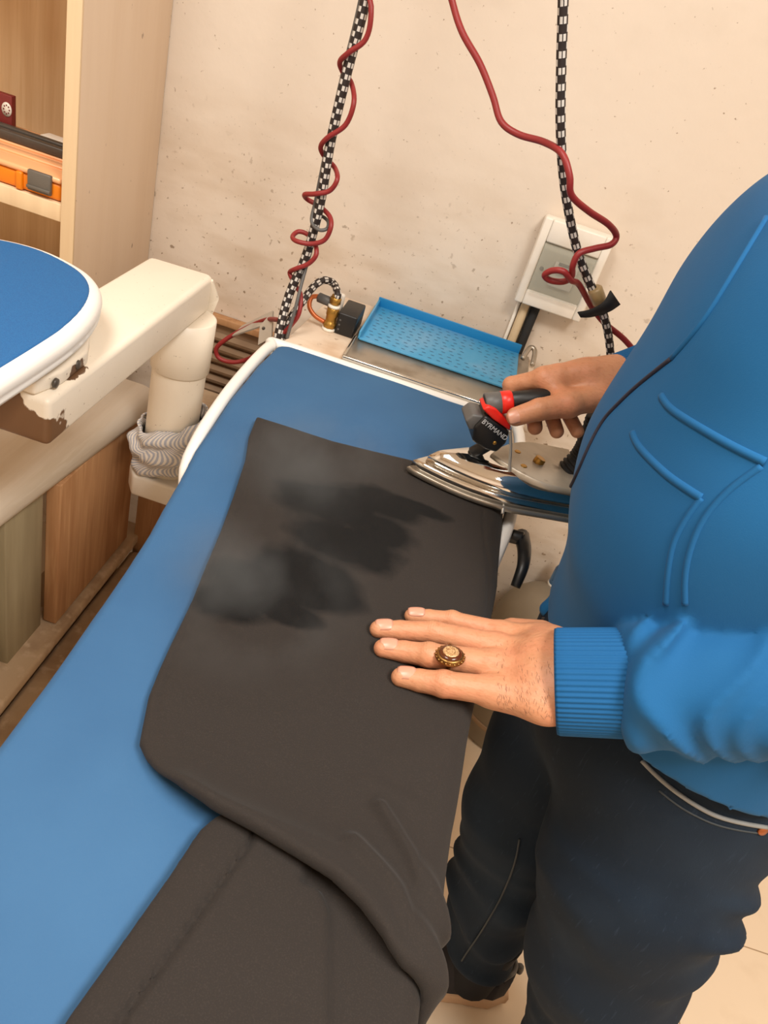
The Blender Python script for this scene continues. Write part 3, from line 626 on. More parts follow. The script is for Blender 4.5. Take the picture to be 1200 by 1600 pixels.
# ================================================================== BLACK TROUSERS ON THE TABLE
XR = .128; RB = .013; Z0 = TZ
def bend(X, Y, Z):
    XR = .110 + .022 * np.clip((Y - .35) / .4, 0, 1)
    zc = Z0 - RB; dx = X - XR; dz = Z - zc
    th = np.arctan2(np.maximum(dx, 0), np.maximum(dz, 1e-6)); rad = np.hypot(np.maximum(dx, 0), np.maximum(dz, 0))
    arc = (dx > 0) & (dz >= 0); side = (dx > 0) & (dz < 0)
    U = np.where(arc, XR + RB * th, np.where(side, XR + RB * math.pi / 2 - dz, X))
    W = np.where(arc, rad - RB + Z0, np.where(side, dx - RB + Z0, Z)); return U, Y, W
def sheet(d2, W, zc, t, r=None):
    r = r or t * .95; a = np.maximum(d2 + r, 0); b = np.maximum(np.abs(W - zc) - t + r, 0)
    return np.sqrt(a * a + b * b) + np.minimum(np.maximum(d2 + r, np.abs(W - zc) - t + r), 0) - r
zq = .908
def zz(*pts): return [tuple(Zp(x, y, zq))[:2] for x, y in pts]
fold = zz((217, 1165), (228, 1192), (248, 1222), (282, 1258), (325, 1290), (385, 1322), (450, 1362), (505, 1398), (550, 1442), (595, 1502), (640, 1545), (685, 1585)) + [(.165, .235), (.20, .23)]
Upoly = zz((400, 655), (450, 670), (520, 693), (580, 708), (640, 722)) + [(.06, .952), (.105, .945), (.15, .935), (.22, .93), (.24, .60), (.235, .23)] + fold[::-1] + zz((232, 1090), (250, 1045), (268, 1005), (300, 940), (322, 885), (345, 830), (365, 775), (383, 720), (388, 685))
seamL = zz((412, 662), (398, 722), (360, 832), (318, 935), (280, 1010), (250, 1090), (238, 1160))
seamR = zz((752, 800), (756, 880), (750, 960), (735, 1040))
wr1 = zz((560, 1225), (600, 1240), (640, 1262)); wr2 = zz((590, 1270), (635, 1350), (665, 1440)); wr3 = zz((545, 1330), (610, 1410), (655, 1520)); wr4 = zz((590, 1200), (640, 1185), (680, 1160))
def upper(X, Y, Z):
    U, Yy, W = bend(X, Y, Z); d2 = polysd(U, Yy, Upoly)
    e = lined(U, Yy, fold[3:]); lift = .019 * np.exp(-(e / .035) ** 2) * np.clip((.36 - Yy) / .05 + .5, 0, 1) * np.clip((.128 - U) / .035, .05, 1)
    zc = Z0 + .0085 + .004 * np.clip((.40 - Yy) / .06, 0, 1) + lift - .003 * (np.clip((.40 - Yy) / .1, 0, 1))*0
    for wl, am, wd in ((wr1, .003, .008), (wr2, .009, .007), (wr3, .009, .008), (wr4, .002, .012)): zc = zc + am * np.exp(-(lined(U, Yy, wl) / wd) ** 2)
    zc = zc + .0006 * np.sin(U * 37 + 3 * np.sin(Yy * 11)) + .0006 * np.sin(Yy * 41 + U * 23)
    t = .0055 + .004 * np.exp(-(e / .012) ** 2) * np.clip((.36 - Yy) / .05 + .5, 0, 1) * np.clip((.14 - U) / .03, .0, 1)
    zc = zc - .0016 * np.exp(-(lined(U, Yy, seamL) / .0018) ** 2) - .0016 * np.exp(-(lined(U, Yy, seamR) / .0018) ** 2)
    cut = np.where((X < .105) & (Z < Z0 - .004), .01, -1)
    return np.maximum(sheet(d2, W, zc, t), cut)
Lpoly = zz((360, 1270), (330, 1288), (310, 1305), (292, 1332), (262, 1378), (190, 1480), (105, 1600)) + [(-.088, .12), (-.10, -.05), (.24, -.05), (.24, .40), (.0, .42)]
cre1 = zz((390, 1325), (345, 1390), (290, 1468), (192, 1600)) + [(-.03, .08), (-.04, -.05)]
cre2 = zz((470, 1385), (500, 1402), (511, 1430), (512, 1500), (512, 1600)) + [(.075, .1), (.078, -.05)]
def sidex(U, Y, pl):  # signed x offset to a roughly vertical polyline
    ys = np.array([p[1] for p in pl][::-1]); xs = np.array([p[0] for p in pl][::-1]); return U - np.interp(Y, ys, xs)
hol = zz((530, 1490), (570, 1510), (600, 1560))
def lower(X, Y, Z):
    U, Yy, W = bend(X, Y, Z); d2 = polysd(U, Yy, Lpoly)
    s1 = sidex(U, Yy, cre1); s2 = sidex(U, Yy, cre2)
    zc = Z0 + .0062 + .0035 * np.exp(-np.maximum(s1, 0) / .05) * (s1 > 0) + .002 * np.exp(-(s1 + .02) ** 2 / .0004) - .0045 * np.exp(-(s1 / .003) ** 2)
    zc = zc + .0085 / (1 + np.exp(s2 / .0018)) - .002 + .003 * np.exp(-((s2 - .05) / .03) ** 2)
    zc = zc + .0008 * np.sin(U * 29 + 5 * Yy) * np.sin(Yy * 31)
    zc = zc + .004 * np.exp(-((Yy - .25) / .03) ** 2) * (1 / (1 + np.exp(s2 / .006))) * np.exp(-((U - .02) / .06) ** 2)
    zc = zc - .0075 * np.clip((Yy - .335) / .03, 0, 1)
    cut = np.where((X < .105) & (Z < Z0 - .004), .01, -1)
    return np.maximum(sheet(d2, W, zc, .0045), cut)
tro = thing('trousers', 'black wool trousers laid on the blue table with one leg folded back', 'trousers', (0, .6, Z0))
up = netobj('upper_leg', upper, (-.235, .18, .845), (.185, .975, .945), .0025, trou_m, tro)
lo_ = netobj('lower_leg', lower, (-.13, -.07, .845), (.18, .44, .94), .003, trou_m, tro)
# damp, darker patch on the pressed leg
n_, l_, b_ = nodes_of(trou_m)
def damp(m, pts, col):
    """union of soft blobs in world x,y warped by noise -> darker damp cloth"""
    nt = m.node_tree; n = nt.nodes; L = nt.links.new; b = n['Principled BSDF']; src = b.inputs['Base Color'].links[0].from_socket
    geo = n.new('ShaderNodeNewGeometry'); z = n.new('ShaderNodeTexNoise'); z.inputs['Scale'].default_value = 22; z.inputs['Detail'].default_value = 5; L(geo.outputs['Position'], z.inputs['Vector'])
    last = None
    for (x, y, rx, ry) in pts:
        mp = n.new('ShaderNodeMapping'); mp.vector_type = 'TEXTURE'; mp.inputs['Location'].default_value = (x, y, .91); mp.inputs['Scale'].default_value = (rx, ry, 1); L(geo.outputs['Position'], mp.inputs[0])
        ln = n.new('ShaderNodeVectorMath'); ln.operation = 'LENGTH'; L(mp.outputs[0], ln.inputs[0])
        if last is None: last = ln.outputs['Value']
        else: mi = n.new('ShaderNodeMath'); mi.operation = 'SMOOTH_MIN'; mi.inputs[2].default_value = .3; L(last, mi.inputs[0]); L(ln.outputs['Value'], mi.inputs[1]); last = mi.outputs[0]
    a = n.new('ShaderNodeMath'); a.operation = 'MULTIPLY_ADD'; L(z.outputs[0], a.inputs[0]); a.inputs[1].default_value = .9; L(last, a.inputs[2])
    c = n.new('ShaderNodeMapRange'); c.inputs[1].default_value = 1.55; c.inputs[2].default_value = 1.2; L(a.outputs[0], c.inputs[0])
    x = n.new('ShaderNodeMix'); x.data_type = 'RGBA'; L(c.outputs[0], x.inputs[0]); L(src, x.inputs[6]); x.inputs[7].default_value = (*lin(col), 1); L(x.outputs[2], b.inputs['Base Color'])
dp = []
for px, py, rx, ry in ((520, 790, .075, .045), (600, 790, .06, .035), (650, 795, .05, .016), (540, 850, .075, .045), (470, 900, .065, .05), (400, 920, .06, .040), (355, 945, .04, .028), (500, 920, .05, .04), (590, 830, .05, .035), (450, 960, .045, .018)):
    q = Zp(px, py, .912); dp.append((q.x, q.y, rx, ry))
damp(trou_m, dp, (12, 11, 11))

# ================================================================== THE MAN
man = thing('person', 'man in a blue zip hoodie and dark jeans pressing trousers with a steam iron', 'person', (.40, .70, 0))
# iron frame: tip and direction
IT = Vector((.010, .902, .914)); IA = math.atan2(.29, 1); iu = Vector((math.cos(IA), math.sin(IA), 0)); iv = Vector((-math.sin(IA), math.cos(IA), 0))
def IR(u, v, z): return Vector((IT.x, IT.y, 0)) + iu * u + iv * v + Vector((0, 0, z))
def Ip(px, py, v=0):   # pixel on the vertical plane of the iron, shifted v sideways
    d = ray(px, py); o = Vector((0, 0, CAMZ)); q = Vector((IT.x, IT.y, 0)) + iv * v
    k = (q - o).dot(iv) / d.dot(iv); return o + d * k
# ---- left hand (flat on the cloth)
zt = .9205
fingers = [  # pixel joints: MCP, PIP, DIP, tip ; z of joints ; radii
    (((785, 990), (706, 969), (670, 965), (643, 962)), (.938, .928, .9225, zt), (.0125, .0094, .0086, .0076)),
    (((775, 1010), (678, 988), (625, 985), (591, 983)), (.941, .931, .923, zt), (.0138, .0112, .0102, .0088)),
    (((772, 1038), (670, 1024), (632, 1018), (598, 1013)), (.941, .931, .923, zt), (.0142, .0120, .0106, .0090)),
    (((775, 1080), (693, 1069), (655, 1063), (626, 1058)), (.938, .930, .923, zt), (.0140, .0125, .0108, .0092)),
]
FJ = []
for pix, zs, rs in fingers: FJ.append(([Zp(x, y, z) for (x, y), z in zip(pix, zs)], rs))
wr_t, wr_b = Zp(868, 1014, .958), Zp(862, 1086, .952); wr_c = (wr_t + wr_b) / 2
arm2 = Zp(960, 1068, .985)
FL = (0, 0, 1, 1.35)
def lhand(X, Y, Z):
    pal = None
    roots = [Zp(*p, z) for p, z in (((840, 1000), .952), ((842, 1028), .956), ((842, 1062), .956), ((838, 1096), .950))]
    for (J, rs), rt_ in zip(FJ, roots):
        c = cone(X, Y, Z, J[0], rt_, rs[0] * 1.12, .0165, FL); pal = c if pal is None else smin(pal, c, .012)
    for a_, b_2 in zip(roots[:-1], roots[1:]): pal = smin(pal, cone(X, Y, Z, a_, b_2, .016, .016, FL), .012)
    ub = cone(X, Y, Z, Zp(765, 1083, .932), Zp(848, 1100, .946), .014, .0165, (0, 0, 1, 1.1)); pal = smin(pal, ub, .012)
    pal = smin(pal, cone(X, Y, Z, Zp(800, 985, .932), Zp(860, 1000, .945), .012, .016), .012)
    pal = smin(pal, cone(X, Y, Z, wr_t, wr_b, .0215, .0235, (0, 0, 1, 1.15)), .02)
    pal = smin(pal, cone(X, Y, Z, wr_c, arm2, .033, .033), .03)
    # tendons
    for (J, rs), rt_ in zip(FJ, roots):
        m_ = J[0].lerp(rt_, .55) + Vector((0, 0, .0105)); pal = smin(pal, cone(X, Y, Z, J[0] + Vector((0, 0, .004)), m_, .0085, .004), .008)
    # thumb tucked below the palm on the far side
    th = chain(X, Y, Z, [Zp(845, 990, .943), Zp(800, 985, .930), Zp(765, 990, .924), Zp(735, 1000, .9225)], (.014, .012, .0100, .0082)); 
    out = smin(pal, th, .006)
    for J, rs in FJ:
        f = chain(X, Y, Z, J, rs, .002); d = (J[3] - J[2]).normalized()
        f = smin(f, cone(X, Y, Z, J[1] + Vector((0, 0, .001)), J[1] + Vector((0, 0, .0012)), rs[1] * .99, rs[1] * .99), .004)
        # creases over the joints
        ax_ = (J[0] - J[1]).normalized(); t = (X - J[1].x) * ax_.x + (Y - J[1].y) * ax_.y + (Z - J[1].z) * ax_.z
        topm = np.clip((Z - J[1].z) / rs[1], 0, 1)
        near = np.exp(-((X - J[1].x) ** 2 + (Y - J[1].y) ** 2) / (.011 ** 2))
        f = f + topm * near * .0005 * (np.sin(t * 2600 + 1)) 
        ax_ = (J[1] - J[2]).normalized(); t = (X - J[2].x) * ax_.x + (Y - J[2].y) * ax_.y + (Z - J[2].z) * ax_.z
        near = np.exp(-((X - J[2].x) ** 2 + (Y - J[2].y) ** 2) / (.007 ** 2)); topm = np.clip((Z - J[2].z) / rs[2], 0, 1)
        f = f + topm * near * .00035 * np.sin(t * 2400)
        pf_ = smin(pal, f, .006); out = np.minimum(out, pf_)
    return out
lh = netobj('left_hand', lhand, (-.005, .465, .893), (.32, .67, 1.05), .0011, skin_m)
# ---- right hand (fist round the handle)
hz = [Ip(757, 632, 0), Ip(845, 622, 0)]; hdir = (hz[1] - hz[0]).normalized()
hA = hz[0]; hB = hA + hdir * .092
def HP(s, v, z):  # along the handle, sideways, above its axis
    return hA + hdir * s + iv * v + Vector((0, 0, z))
RF = []
for k, (s, tp) in enumerate(((.058, None), (.078, (836, 668)), (.099, (870, 674)), (.119, (902, 674)))):
    mcp = HP(s + .018, .020, .020 - .002 * abs(k - 1)); pip = HP(s - .002, .040 - .002 * k, -.004); dip = HP(s - .002, .022, -.026); tipp = HP(s, -.004, -.026)
    if k == 0: pip = HP(s - .016, .036, .004); dip = HP(s - .010, .028, -.018); tipp = HP(s - .002, .012, -.024)
    else:
        dip = HP(s - .002, .014, -.024); q = Ip(tp[0], tp[1], -.020); tipp = q
    RF.append(([mcp, pip, dip, tipp], (.0130 - .0006 * k, .0118 - .0004 * k, .0110 - .0004 * k, .0102 - .0004 * k)))
wr = Ip(958, 592, .03); wr2 = Ip(1010, 575, .045)
thp = [Ip(935, 622, -.005), Ip(888, 632, -.022), Ip(842, 640, -.028), Ip(806, 651, -.030)]
def rhand(X, Y, Z):
    pal = None
    nb = (HP(.1, .0, .04) - HP(.1, .0, 0)).normalized()
    for k, (J, rs) in enumerate(RF):
        base = wr.lerp(J[0], .35) + Vector((0, 0, .002 * (1.5 - k))); c = cone(X, Y, Z, J[0], base, rs[0] * 1.1, .017)
        pal = c if pal is None else smin(pal, c, .014)
    pal = smin(pal, cone(X, Y, Z, wr, wr.lerp(RF[1][0][0], .5), .024, .02), .02)
    pal = smin(pal, cone(X, Y, Z, wr, wr2, .0255, .028), .02)
    web = cone(X, Y, Z, thp[1], RF[0][0][0], .011, .011); pal = smin(pal, web, .014)
    pal = smin(pal, chain(X, Y, Z, [wr, thp[0], thp[1]], (.022, .018, .0145), .006), .016)
    th = chain(X, Y, Z, thp[1:], (.0165, .0142, .0122), .003)
    d = thp[2]; ax_ = (thp[2] - thp[3]).normalized(); t = (X - d.x) * ax_.x + (Y - d.y) * ax_.y + (Z - d.z) * ax_.z
    th = th + .0005 * np.sin(t * 1900) * np.exp(-((X - d.x) ** 2 + (Y - d.y) ** 2 + (Z - d.z - .01) ** 2) / .010 ** 2)
    out = smin(pal, th, .006)
    for J, rs in RF:
        f = chain(X, Y, Z, J, rs, .002); out = np.minimum(out, smin(pal, f, .005))
    return out
allp = [p for J, _ in RF for p in J] + thp + [wr, wr2]
lo = [min(p[i] for p in allp) - .035 for i in range(3)]; hi = [max(p[i] for p in allp) + .035 for i in range(3)]
rh = netobj('right_hand', rhand, lo, hi, .0013, skin_m)
# ---- body under the clothes
SHL, SHR = Vector((.42, .545, 1.36)), Vector((.375, .93, 1.39)); ELL = Zp(1340, 1052, 1.07); ELR = Vector((.40, .99, 1.15))
HC = Vector((.365, .755, 1.60))
nearleg = [(.43, .62, .84), (.47, .60, .46), (.56, .60, .10)]; farleg = [(.37, .79, .84), (.345, .765, .50), (.418, .745, .10)]
def body(X, Y, Z):
    d = chain(X, Y, Z, [(.385, .735, .88), (.37, .74, 1.08), (.40, .745, 1.28), (.415, .745, 1.36)], (.115, .125, .12, .085), .05)
    d = smin(d, chain(X, Y, Z, [SHL, (.415, .745, 1.37), SHR], (.055, .07, .055), .02), .05)
    d = smin(d, chain(X, Y, Z, [SHL, ELL, arm2], (.05, .04, .030), .02), .03); d = smin(d, chain(X, Y, Z, [SHR, ELR, wr2], (.05, .04, .027), .02), .03)
    d = smin(d, chain(X, Y, Z, nearleg, (.085, .055, .038), .02), .04); d = smin(d, chain(X, Y, Z, farleg, (.085, .055, .038), .02), .04)
    for a in (nearleg[2], farleg[2]): d = smin(d, cone(X, Y, Z, (a[0], a[1], .06), (a[0] - .12, a[1], .045), .032, .028), .02)
    d = smin(d, cone(X, Y, Z, (.41, .75, 1.36), (.385, .755, 1.52), .058, .053), .03)
    h = ell(X, Y, Z, HC + Vector((.01, 0, .02)), (.095, .076, .105)); h = smin(h, ell(X, Y, Z, HC + Vector((-.025, 0, -.05)), (.062, .056, .065)), .03)
    h = smin(h, cone(X, Y, Z, HC + Vector((-.083, 0, .015)), HC + Vector((-.105, 0, -.028)), .009, .014), .012)
    h = smin(h, cone(X, Y, Z, HC + Vector((-.080, -.035, .03)), HC + Vector((-.080, .035, .03)), .010, .010), .012)
    h = smin(h, cone(X, Y, Z, HC + Vector((-.084, -.018, -.062)), HC + Vector((-.084, .018, -.062)), .008, .008), .006)
    for s in (-1, 1):
        h = np.maximum(h, -(np.sqrt((X - HC.x + .097) ** 2 + (Y - HC.y - s * .032) ** 2 + (Z - HC.z - .008) ** 2) - .017))
        h = smin(h, ell(X, Y, Z, HC + Vector((.012, s * .080, -.005)), (.018, .010, .032)), .006)
    return smin(d, h, .02)
bd = netobj('body', body, (.10, .40, .0), (.70, 1.10, 1.76), .009, skin_m)
bd = join([bd, lh, rh], 'body'); bd.parent = man; bd.matrix_parent_inverse = Matrix.Translation(-Vector(man.location))
for s in (-1, 1):
    ec = HC + Vector((-.0735, s * .032, .008)); prof_e = [(.0115 * math.sin(R(a)) + .0001, -.0115 * math.cos(R(a))) for a in range(0, 181, 15)]
    ey = lathe('eye', prof_e, rim_m, man, 20, at=ec)
    rod('iris', ec + Vector((-.0108, 0, -.003)), ec + Vector((-.0119, 0, -.0032)), .0052, hair_m, ey, 16, .0003)
    lathe('eyelid', [(.0128 * math.sin(R(a)) + .0001, .0128 * math.cos(R(a))) for a in range(0, 83, 8)], skin_m, man, 20, T=Matrix.Translation(ec) @ Matrix.Rotation(R(-18), 4, 'Y'))
    tube('eyebrow', [HC + Vector((-.087, s * .016, .030)), HC + Vector((-.086, s * .032, .036)), HC + Vector((-.074, s * .050, .030))], .0032, hair_m, man, 8)
tube('lips', [HC + Vector((-.086, -.022, -.063)), HC + Vector((-.0915, 0, -.061)), HC + Vector((-.086, .022, -.063))], .0045, mat('lips', (176, 104, 86), .5), man, 10)
def hairf(X, Y, Z):
    h = ell(X, Y, Z, HC + Vector((.018, 0, .032)), (.104, .087, .107)); cutf = (X - (HC.x - .055)) * -1 - (Z - HC.z - .06) * .6
    return np.maximum(np.maximum(h, cutf), (HC.z - .045) - Z) + .002 * np.sin(X * 300) * np.sin(Y * 280) * np.sin(Z * 200)
netobj('hair', hairf, (.22, .64, 1.52), (.52, .87, 1.77), .005, hair_m, man)
# ---- hoodie
def folds(X, Y, Z, P0, P1, amp):
    a = Vector(P1) - Vector(P0); L = a.length; a.normalize(); s = (X - P0[0]) * a.x + (Y - P0[1]) * a.y + (Z - P0[2]) * a.z
    b = a.cross(Vector((0, 0, 1))).normalized(); c = b.cross(a); q = (X - P0[0]) * b.x + (Y - P0[1]) * b.y + (Z - P0[2]) * b.z; q2 = (X - P0[0]) * c.x + (Y - P0[1]) * c.y + (Z - P0[2]) * c.z
    ph = s * 78 + q * 38 + 1.4 * np.sin(q2 * 40 + s * 20) + 1.1 * np.sin(s * 37 + q * 55)
    w_ = np.sin(ph); return amp * np.clip((s + .035) / .05, .15, 1) * (1 - np.abs(w_)) * (.6 + .4 * np.sin(s * 25 + q * 40)) - amp * .3
CUF = Zp(1000, 1067, .99); CU0 = Zp(870, 1064, .957)
prof_t = [(.70, .40, .155, .225), (.82, .402, .164, .228), (.88, .398, .166, .228), (.93, .392, .166, .224), (.97, .378, .164, .220), (1.02, .360, .164, .216), (1.10, .350, .164, .214), (1.18, .348, .162, .212), (1.28, .352, .160, .205), (1.34, .362, .152, .20), (1.39, .375, .145, .185), (1.43, .385, .125, .15), (1.47, .395, .10, .11)]
pz_, pcx_, prx, pry = [np.array(a) for a in zip(*prof_t)]
_z = np.arange(.70, 1.471, .005); _k = np.exp(-(np.arange(-12, 13) / 5.0) ** 2); _k /= _k.sum()
def _sm(a): v = np.interp(_z, pz_, a); return np.convolve(np.pad(v, 12, 'edge'), _k, 'valid')
pcx_, prx, pry = _sm(pcx_), _sm(prx), _sm(pry); pz_ = _z
CYB = .748
def torso_d(X, Y, Z):
    cx = np.interp(Z, pz_, pcx_); rx = np.interp(Z, pz_, prx); ry = np.interp(Z, pz_, pry)
    ex_ = np.abs((X - cx) / rx); ey = np.abs((Y - CYB) / ry); q = (ex_ ** 2.3 + ey ** 2.3) ** (1 / 2.3)
    d = (q - 1) * np.minimum(rx, ry) * .95; return np.maximum(d, np.maximum(Z - 1.48, .903 - .04 * np.clip((Y - .56) / .2, 0, 1) - .10 * np.clip(X - .36, -.05, .3) - Z))
def hoodie(X, Y, Z):
    d = torso_d(X, Y, Z)
    d = d + .007 * np.sin(Z * 22 + Y * 17 + 2 * np.sin(Y * 13)) * np.clip((Z - .9) / .1, 0, 1) * .6
    # hood collar behind the neck
    hd = chain(X, Y, Z, [(.33, .66, 1.43), (.43, .655, 1.47), (.51, .75, 1.47), (.43, .845, 1.47), (.33, .84, 1.43)], (.03, .042, .055, .042, .03), .02); d = smin(d, hd, .03)
    la_ = chain(X, Y, Z, [SHL, ELL, CUF.lerp(ELL, .5), CUF], (.082, .072, .068, .065), .03); la_ = la_ - folds(X, Y, Z, CUF, ELL, .018)
    dx_ = (CUF - CU0).normalized(); E0 = Zp(962, 1067, .985); pl = -((X - E0.x) * dx_.x + (Y - E0.y) * dx_.y + (Z - E0.z) * dx_.z); pl = pl + .006 * np.sin(Y * 60 + 1) ; la_ = -smin(-la_, -pl, .028)
    ra_ = chain(X, Y, Z, [SHR, ELR, wr2.lerp(ELR, .4), wr2], (.08, .066, .052, .036), .03) - folds(X, Y, Z, wr2, ELR, .004)
    sh = chain(X, Y, Z, [SHL, (.41, .745, 1.385), SHR], (.082, .09, .08), .03)
    d = smin(d, sh, .05); up_ = Z > 1.2
    d = smin(d, ra_, .03); dl = smin(d, la_, .02); dh = np.minimum(d, la_); wgt = np.clip((Z - 1.12) / .1, 0, 1)
    return dh * (1 - wgt) + dl * wgt
ho = netobj('hoodie', hoodie, (.12, .36, .75), (.62, 1.10, 1.56), .0045, hood_m, man)
ht = bvh(ho)
# ribbed cuffs
def cuff(name, a, b, r0, r1, flat=1.0, parent=ho, n=150, zs=1.0, ribs=62):
    T = aim(a, b); L = (Vector(b) - Vector(a)).length; prof_ = [(r0 - .003, .0), (r0 - .0012, -.001), (r0, .002)] + [(r0 + (r1 - r0) * t / 8, .002 + (L - .002) * t / 8) for t in range(1, 9)]
    vs = []; fs = []
    for r_, z in prof_:
        for k in range(n):
            a_ = 2 * math.pi * k / n; rr = r_ + .0006 * math.cos(a_ * ribs); vs.append(T @ Vector((rr * math.cos(a_), rr * math.sin(a_) * flat, z)))
    for i in range(len(prof_) - 1):
        for k in range(n): k2 = (k + 1) % n; fs.append((i * n + k, i * n + k2, (i + 1) * n + k2, (i + 1) * n + k))
    return pyd(name, vs, fs, rib_m, parent)
cuff('cuff', CU0, Zp(1015, 1067, .992), .0500, .0510, n=372, ribs=62)
cuff('cuff', Ip(968, 588, .034), wr2 + (wr2 - wr) * .25, .031, .034, n=300, ribs=50)
# hem band and seams, zip, pocket
def pipe(name, pix, r, m, parent, tree, off=0, n=6, seg=8):
    P = surf_line(tree, pix, off, n)
    if len(P) < 3: print('SEAM', name, len(P)); return None
    S = [P[0]] + [(P[i - 1] + P[i] * 2 + P[i + 1]) / 4 for i in range(1, len(P) - 1)] + [P[-1]]
    return tube(name, S, r, m, parent, seg, sm=0)
pipe('zip', [(893, 760), (905, 735), (925, 690), (945, 655), (970, 628), (1000, 600), (1050, 560)], .0022, mat('zip_tape', (44, 44, 60), .6), ho, ht, .0006)
pipe('placket_seam', [(1050, 560), (1100, 500), (1150, 420), (1198, 340)], .003, hood_m, ho, ht, .0)
pipe('pocket_seam', [(1033, 618), (1050, 640), (1100, 672), (1150, 700), (1196, 722)], .004, hood_m, ho, ht, -.001)
pipe('pocket_seam', [(988, 676), (1000, 700), (1040, 740), (1075, 765), (1096, 778)], .004, hood_m, ho, ht, -.001)
pipe('pocket_edge', [(1096, 778), (1072, 810), (1052, 850), (1043, 900), (1040, 945)], .0032, hood_m, ho, ht, -.001)
pipe('pocket_edge', [(1190, 728), (1140, 765), (1100, 810), (1078, 860), (1070, 905), (1070, 945)], .0032, hood_m, ho, ht, -.001)
zp = thing  # drawcord flap low at the front
def flap(X, Y, Z):
    a = Yp(856, 952, .79); b = Yp(905, 925, .79); return chain(X, Y, Z, [a, b, b + Vector((.06, 0, .01))], (.011, .022, .03), .01)
netobj('hem_flap', flap, (.15, .70, .80), (.40, .88, .98), .003, hood_m, ho)
pipe_p = [Yp(848, 967, .775), Yp(858, 966, .77), Yp(880, 955, .768)]
tube('zip_pull', pipe_p, .0025, dark_m, ho, 8)
# ---- jeans
def jeans(X, Y, Z):
    hipz = ell(X, Y, Z, (.40, .735, .84), (.160, .190, .17)); 
    nl = chain(X, Y, Z, [(.435, .655, .82), (.437, .612, .66), (.47, .595, .48), (.515, .60, .34), (.56, .60, .09)], (.124, .116, .096, .083, .072), .03, (0, 1, 0, 1.1))
    fl = chain(X, Y, Z, [(.375, .80, .82), (.352, .785, .62), (.345, .765, .50), (.372, .757, .33), (.410, .742, .10)], (.125, .100, .086, .074, .052), .03)
    def wrinkle(zf, ph): 
        s = .5 + .5 * np.cos(2 * (Z * 40 + 9 * X + ph + 1.3 * np.sin(Y * 26 + Z * 15))); return .0095 * s ** 1.6 * zf
    nl = nl - wrinkle(np.clip((.80 - Z) / .12, 0, 1) * np.clip((X - .46) / .08, .12, 1), .5) * 1.7
    fl = fl - wrinkle(np.clip((.50 - Z) / .2, .1, 1), 1.9)
    nl = np.maximum(nl, .055 - Z); fl = np.maximum(fl, .125 - .10 * (X - .41) - Z)
    d = smin(smin(nl, hipz, .05), smin(fl, hipz, .05), .015)
    return np.maximum(d, Z - .93)
je = netobj('jeans', jeans, (.18, .42, .04), (.68, 1.0, .95), .005, jean_m, man)
jt = bvh(je)
pipe('pocket_piping', [(1003, 1188), (1030, 1215), (1065, 1243), (1110, 1270), (1150, 1283), (1198, 1292)], .0024, seam_m, je, jt, .0008)
pipe('pocket_stitch', [(1030, 1235), (1065, 1262), (1110, 1285), (1150, 1296), (1190, 1302)], .001, thread_m, je, jt, .0004)
pipe('side_seam', [(812, 1310), (805, 1345), (790, 1385), (770, 1425), (745, 1465), (722, 1500)], .0014, thread_m, je, jt, .0022)
h, nn = cast(jt, 1191, 1297)
if h: lathe('rivet', [(.0005, 0), (.006, 0), (.005, .0025), (.0005, .003)], mat('copper_rivet', (170, 100, 60), .35, .7), je, 16, T=aim(h, h + nn * .01))
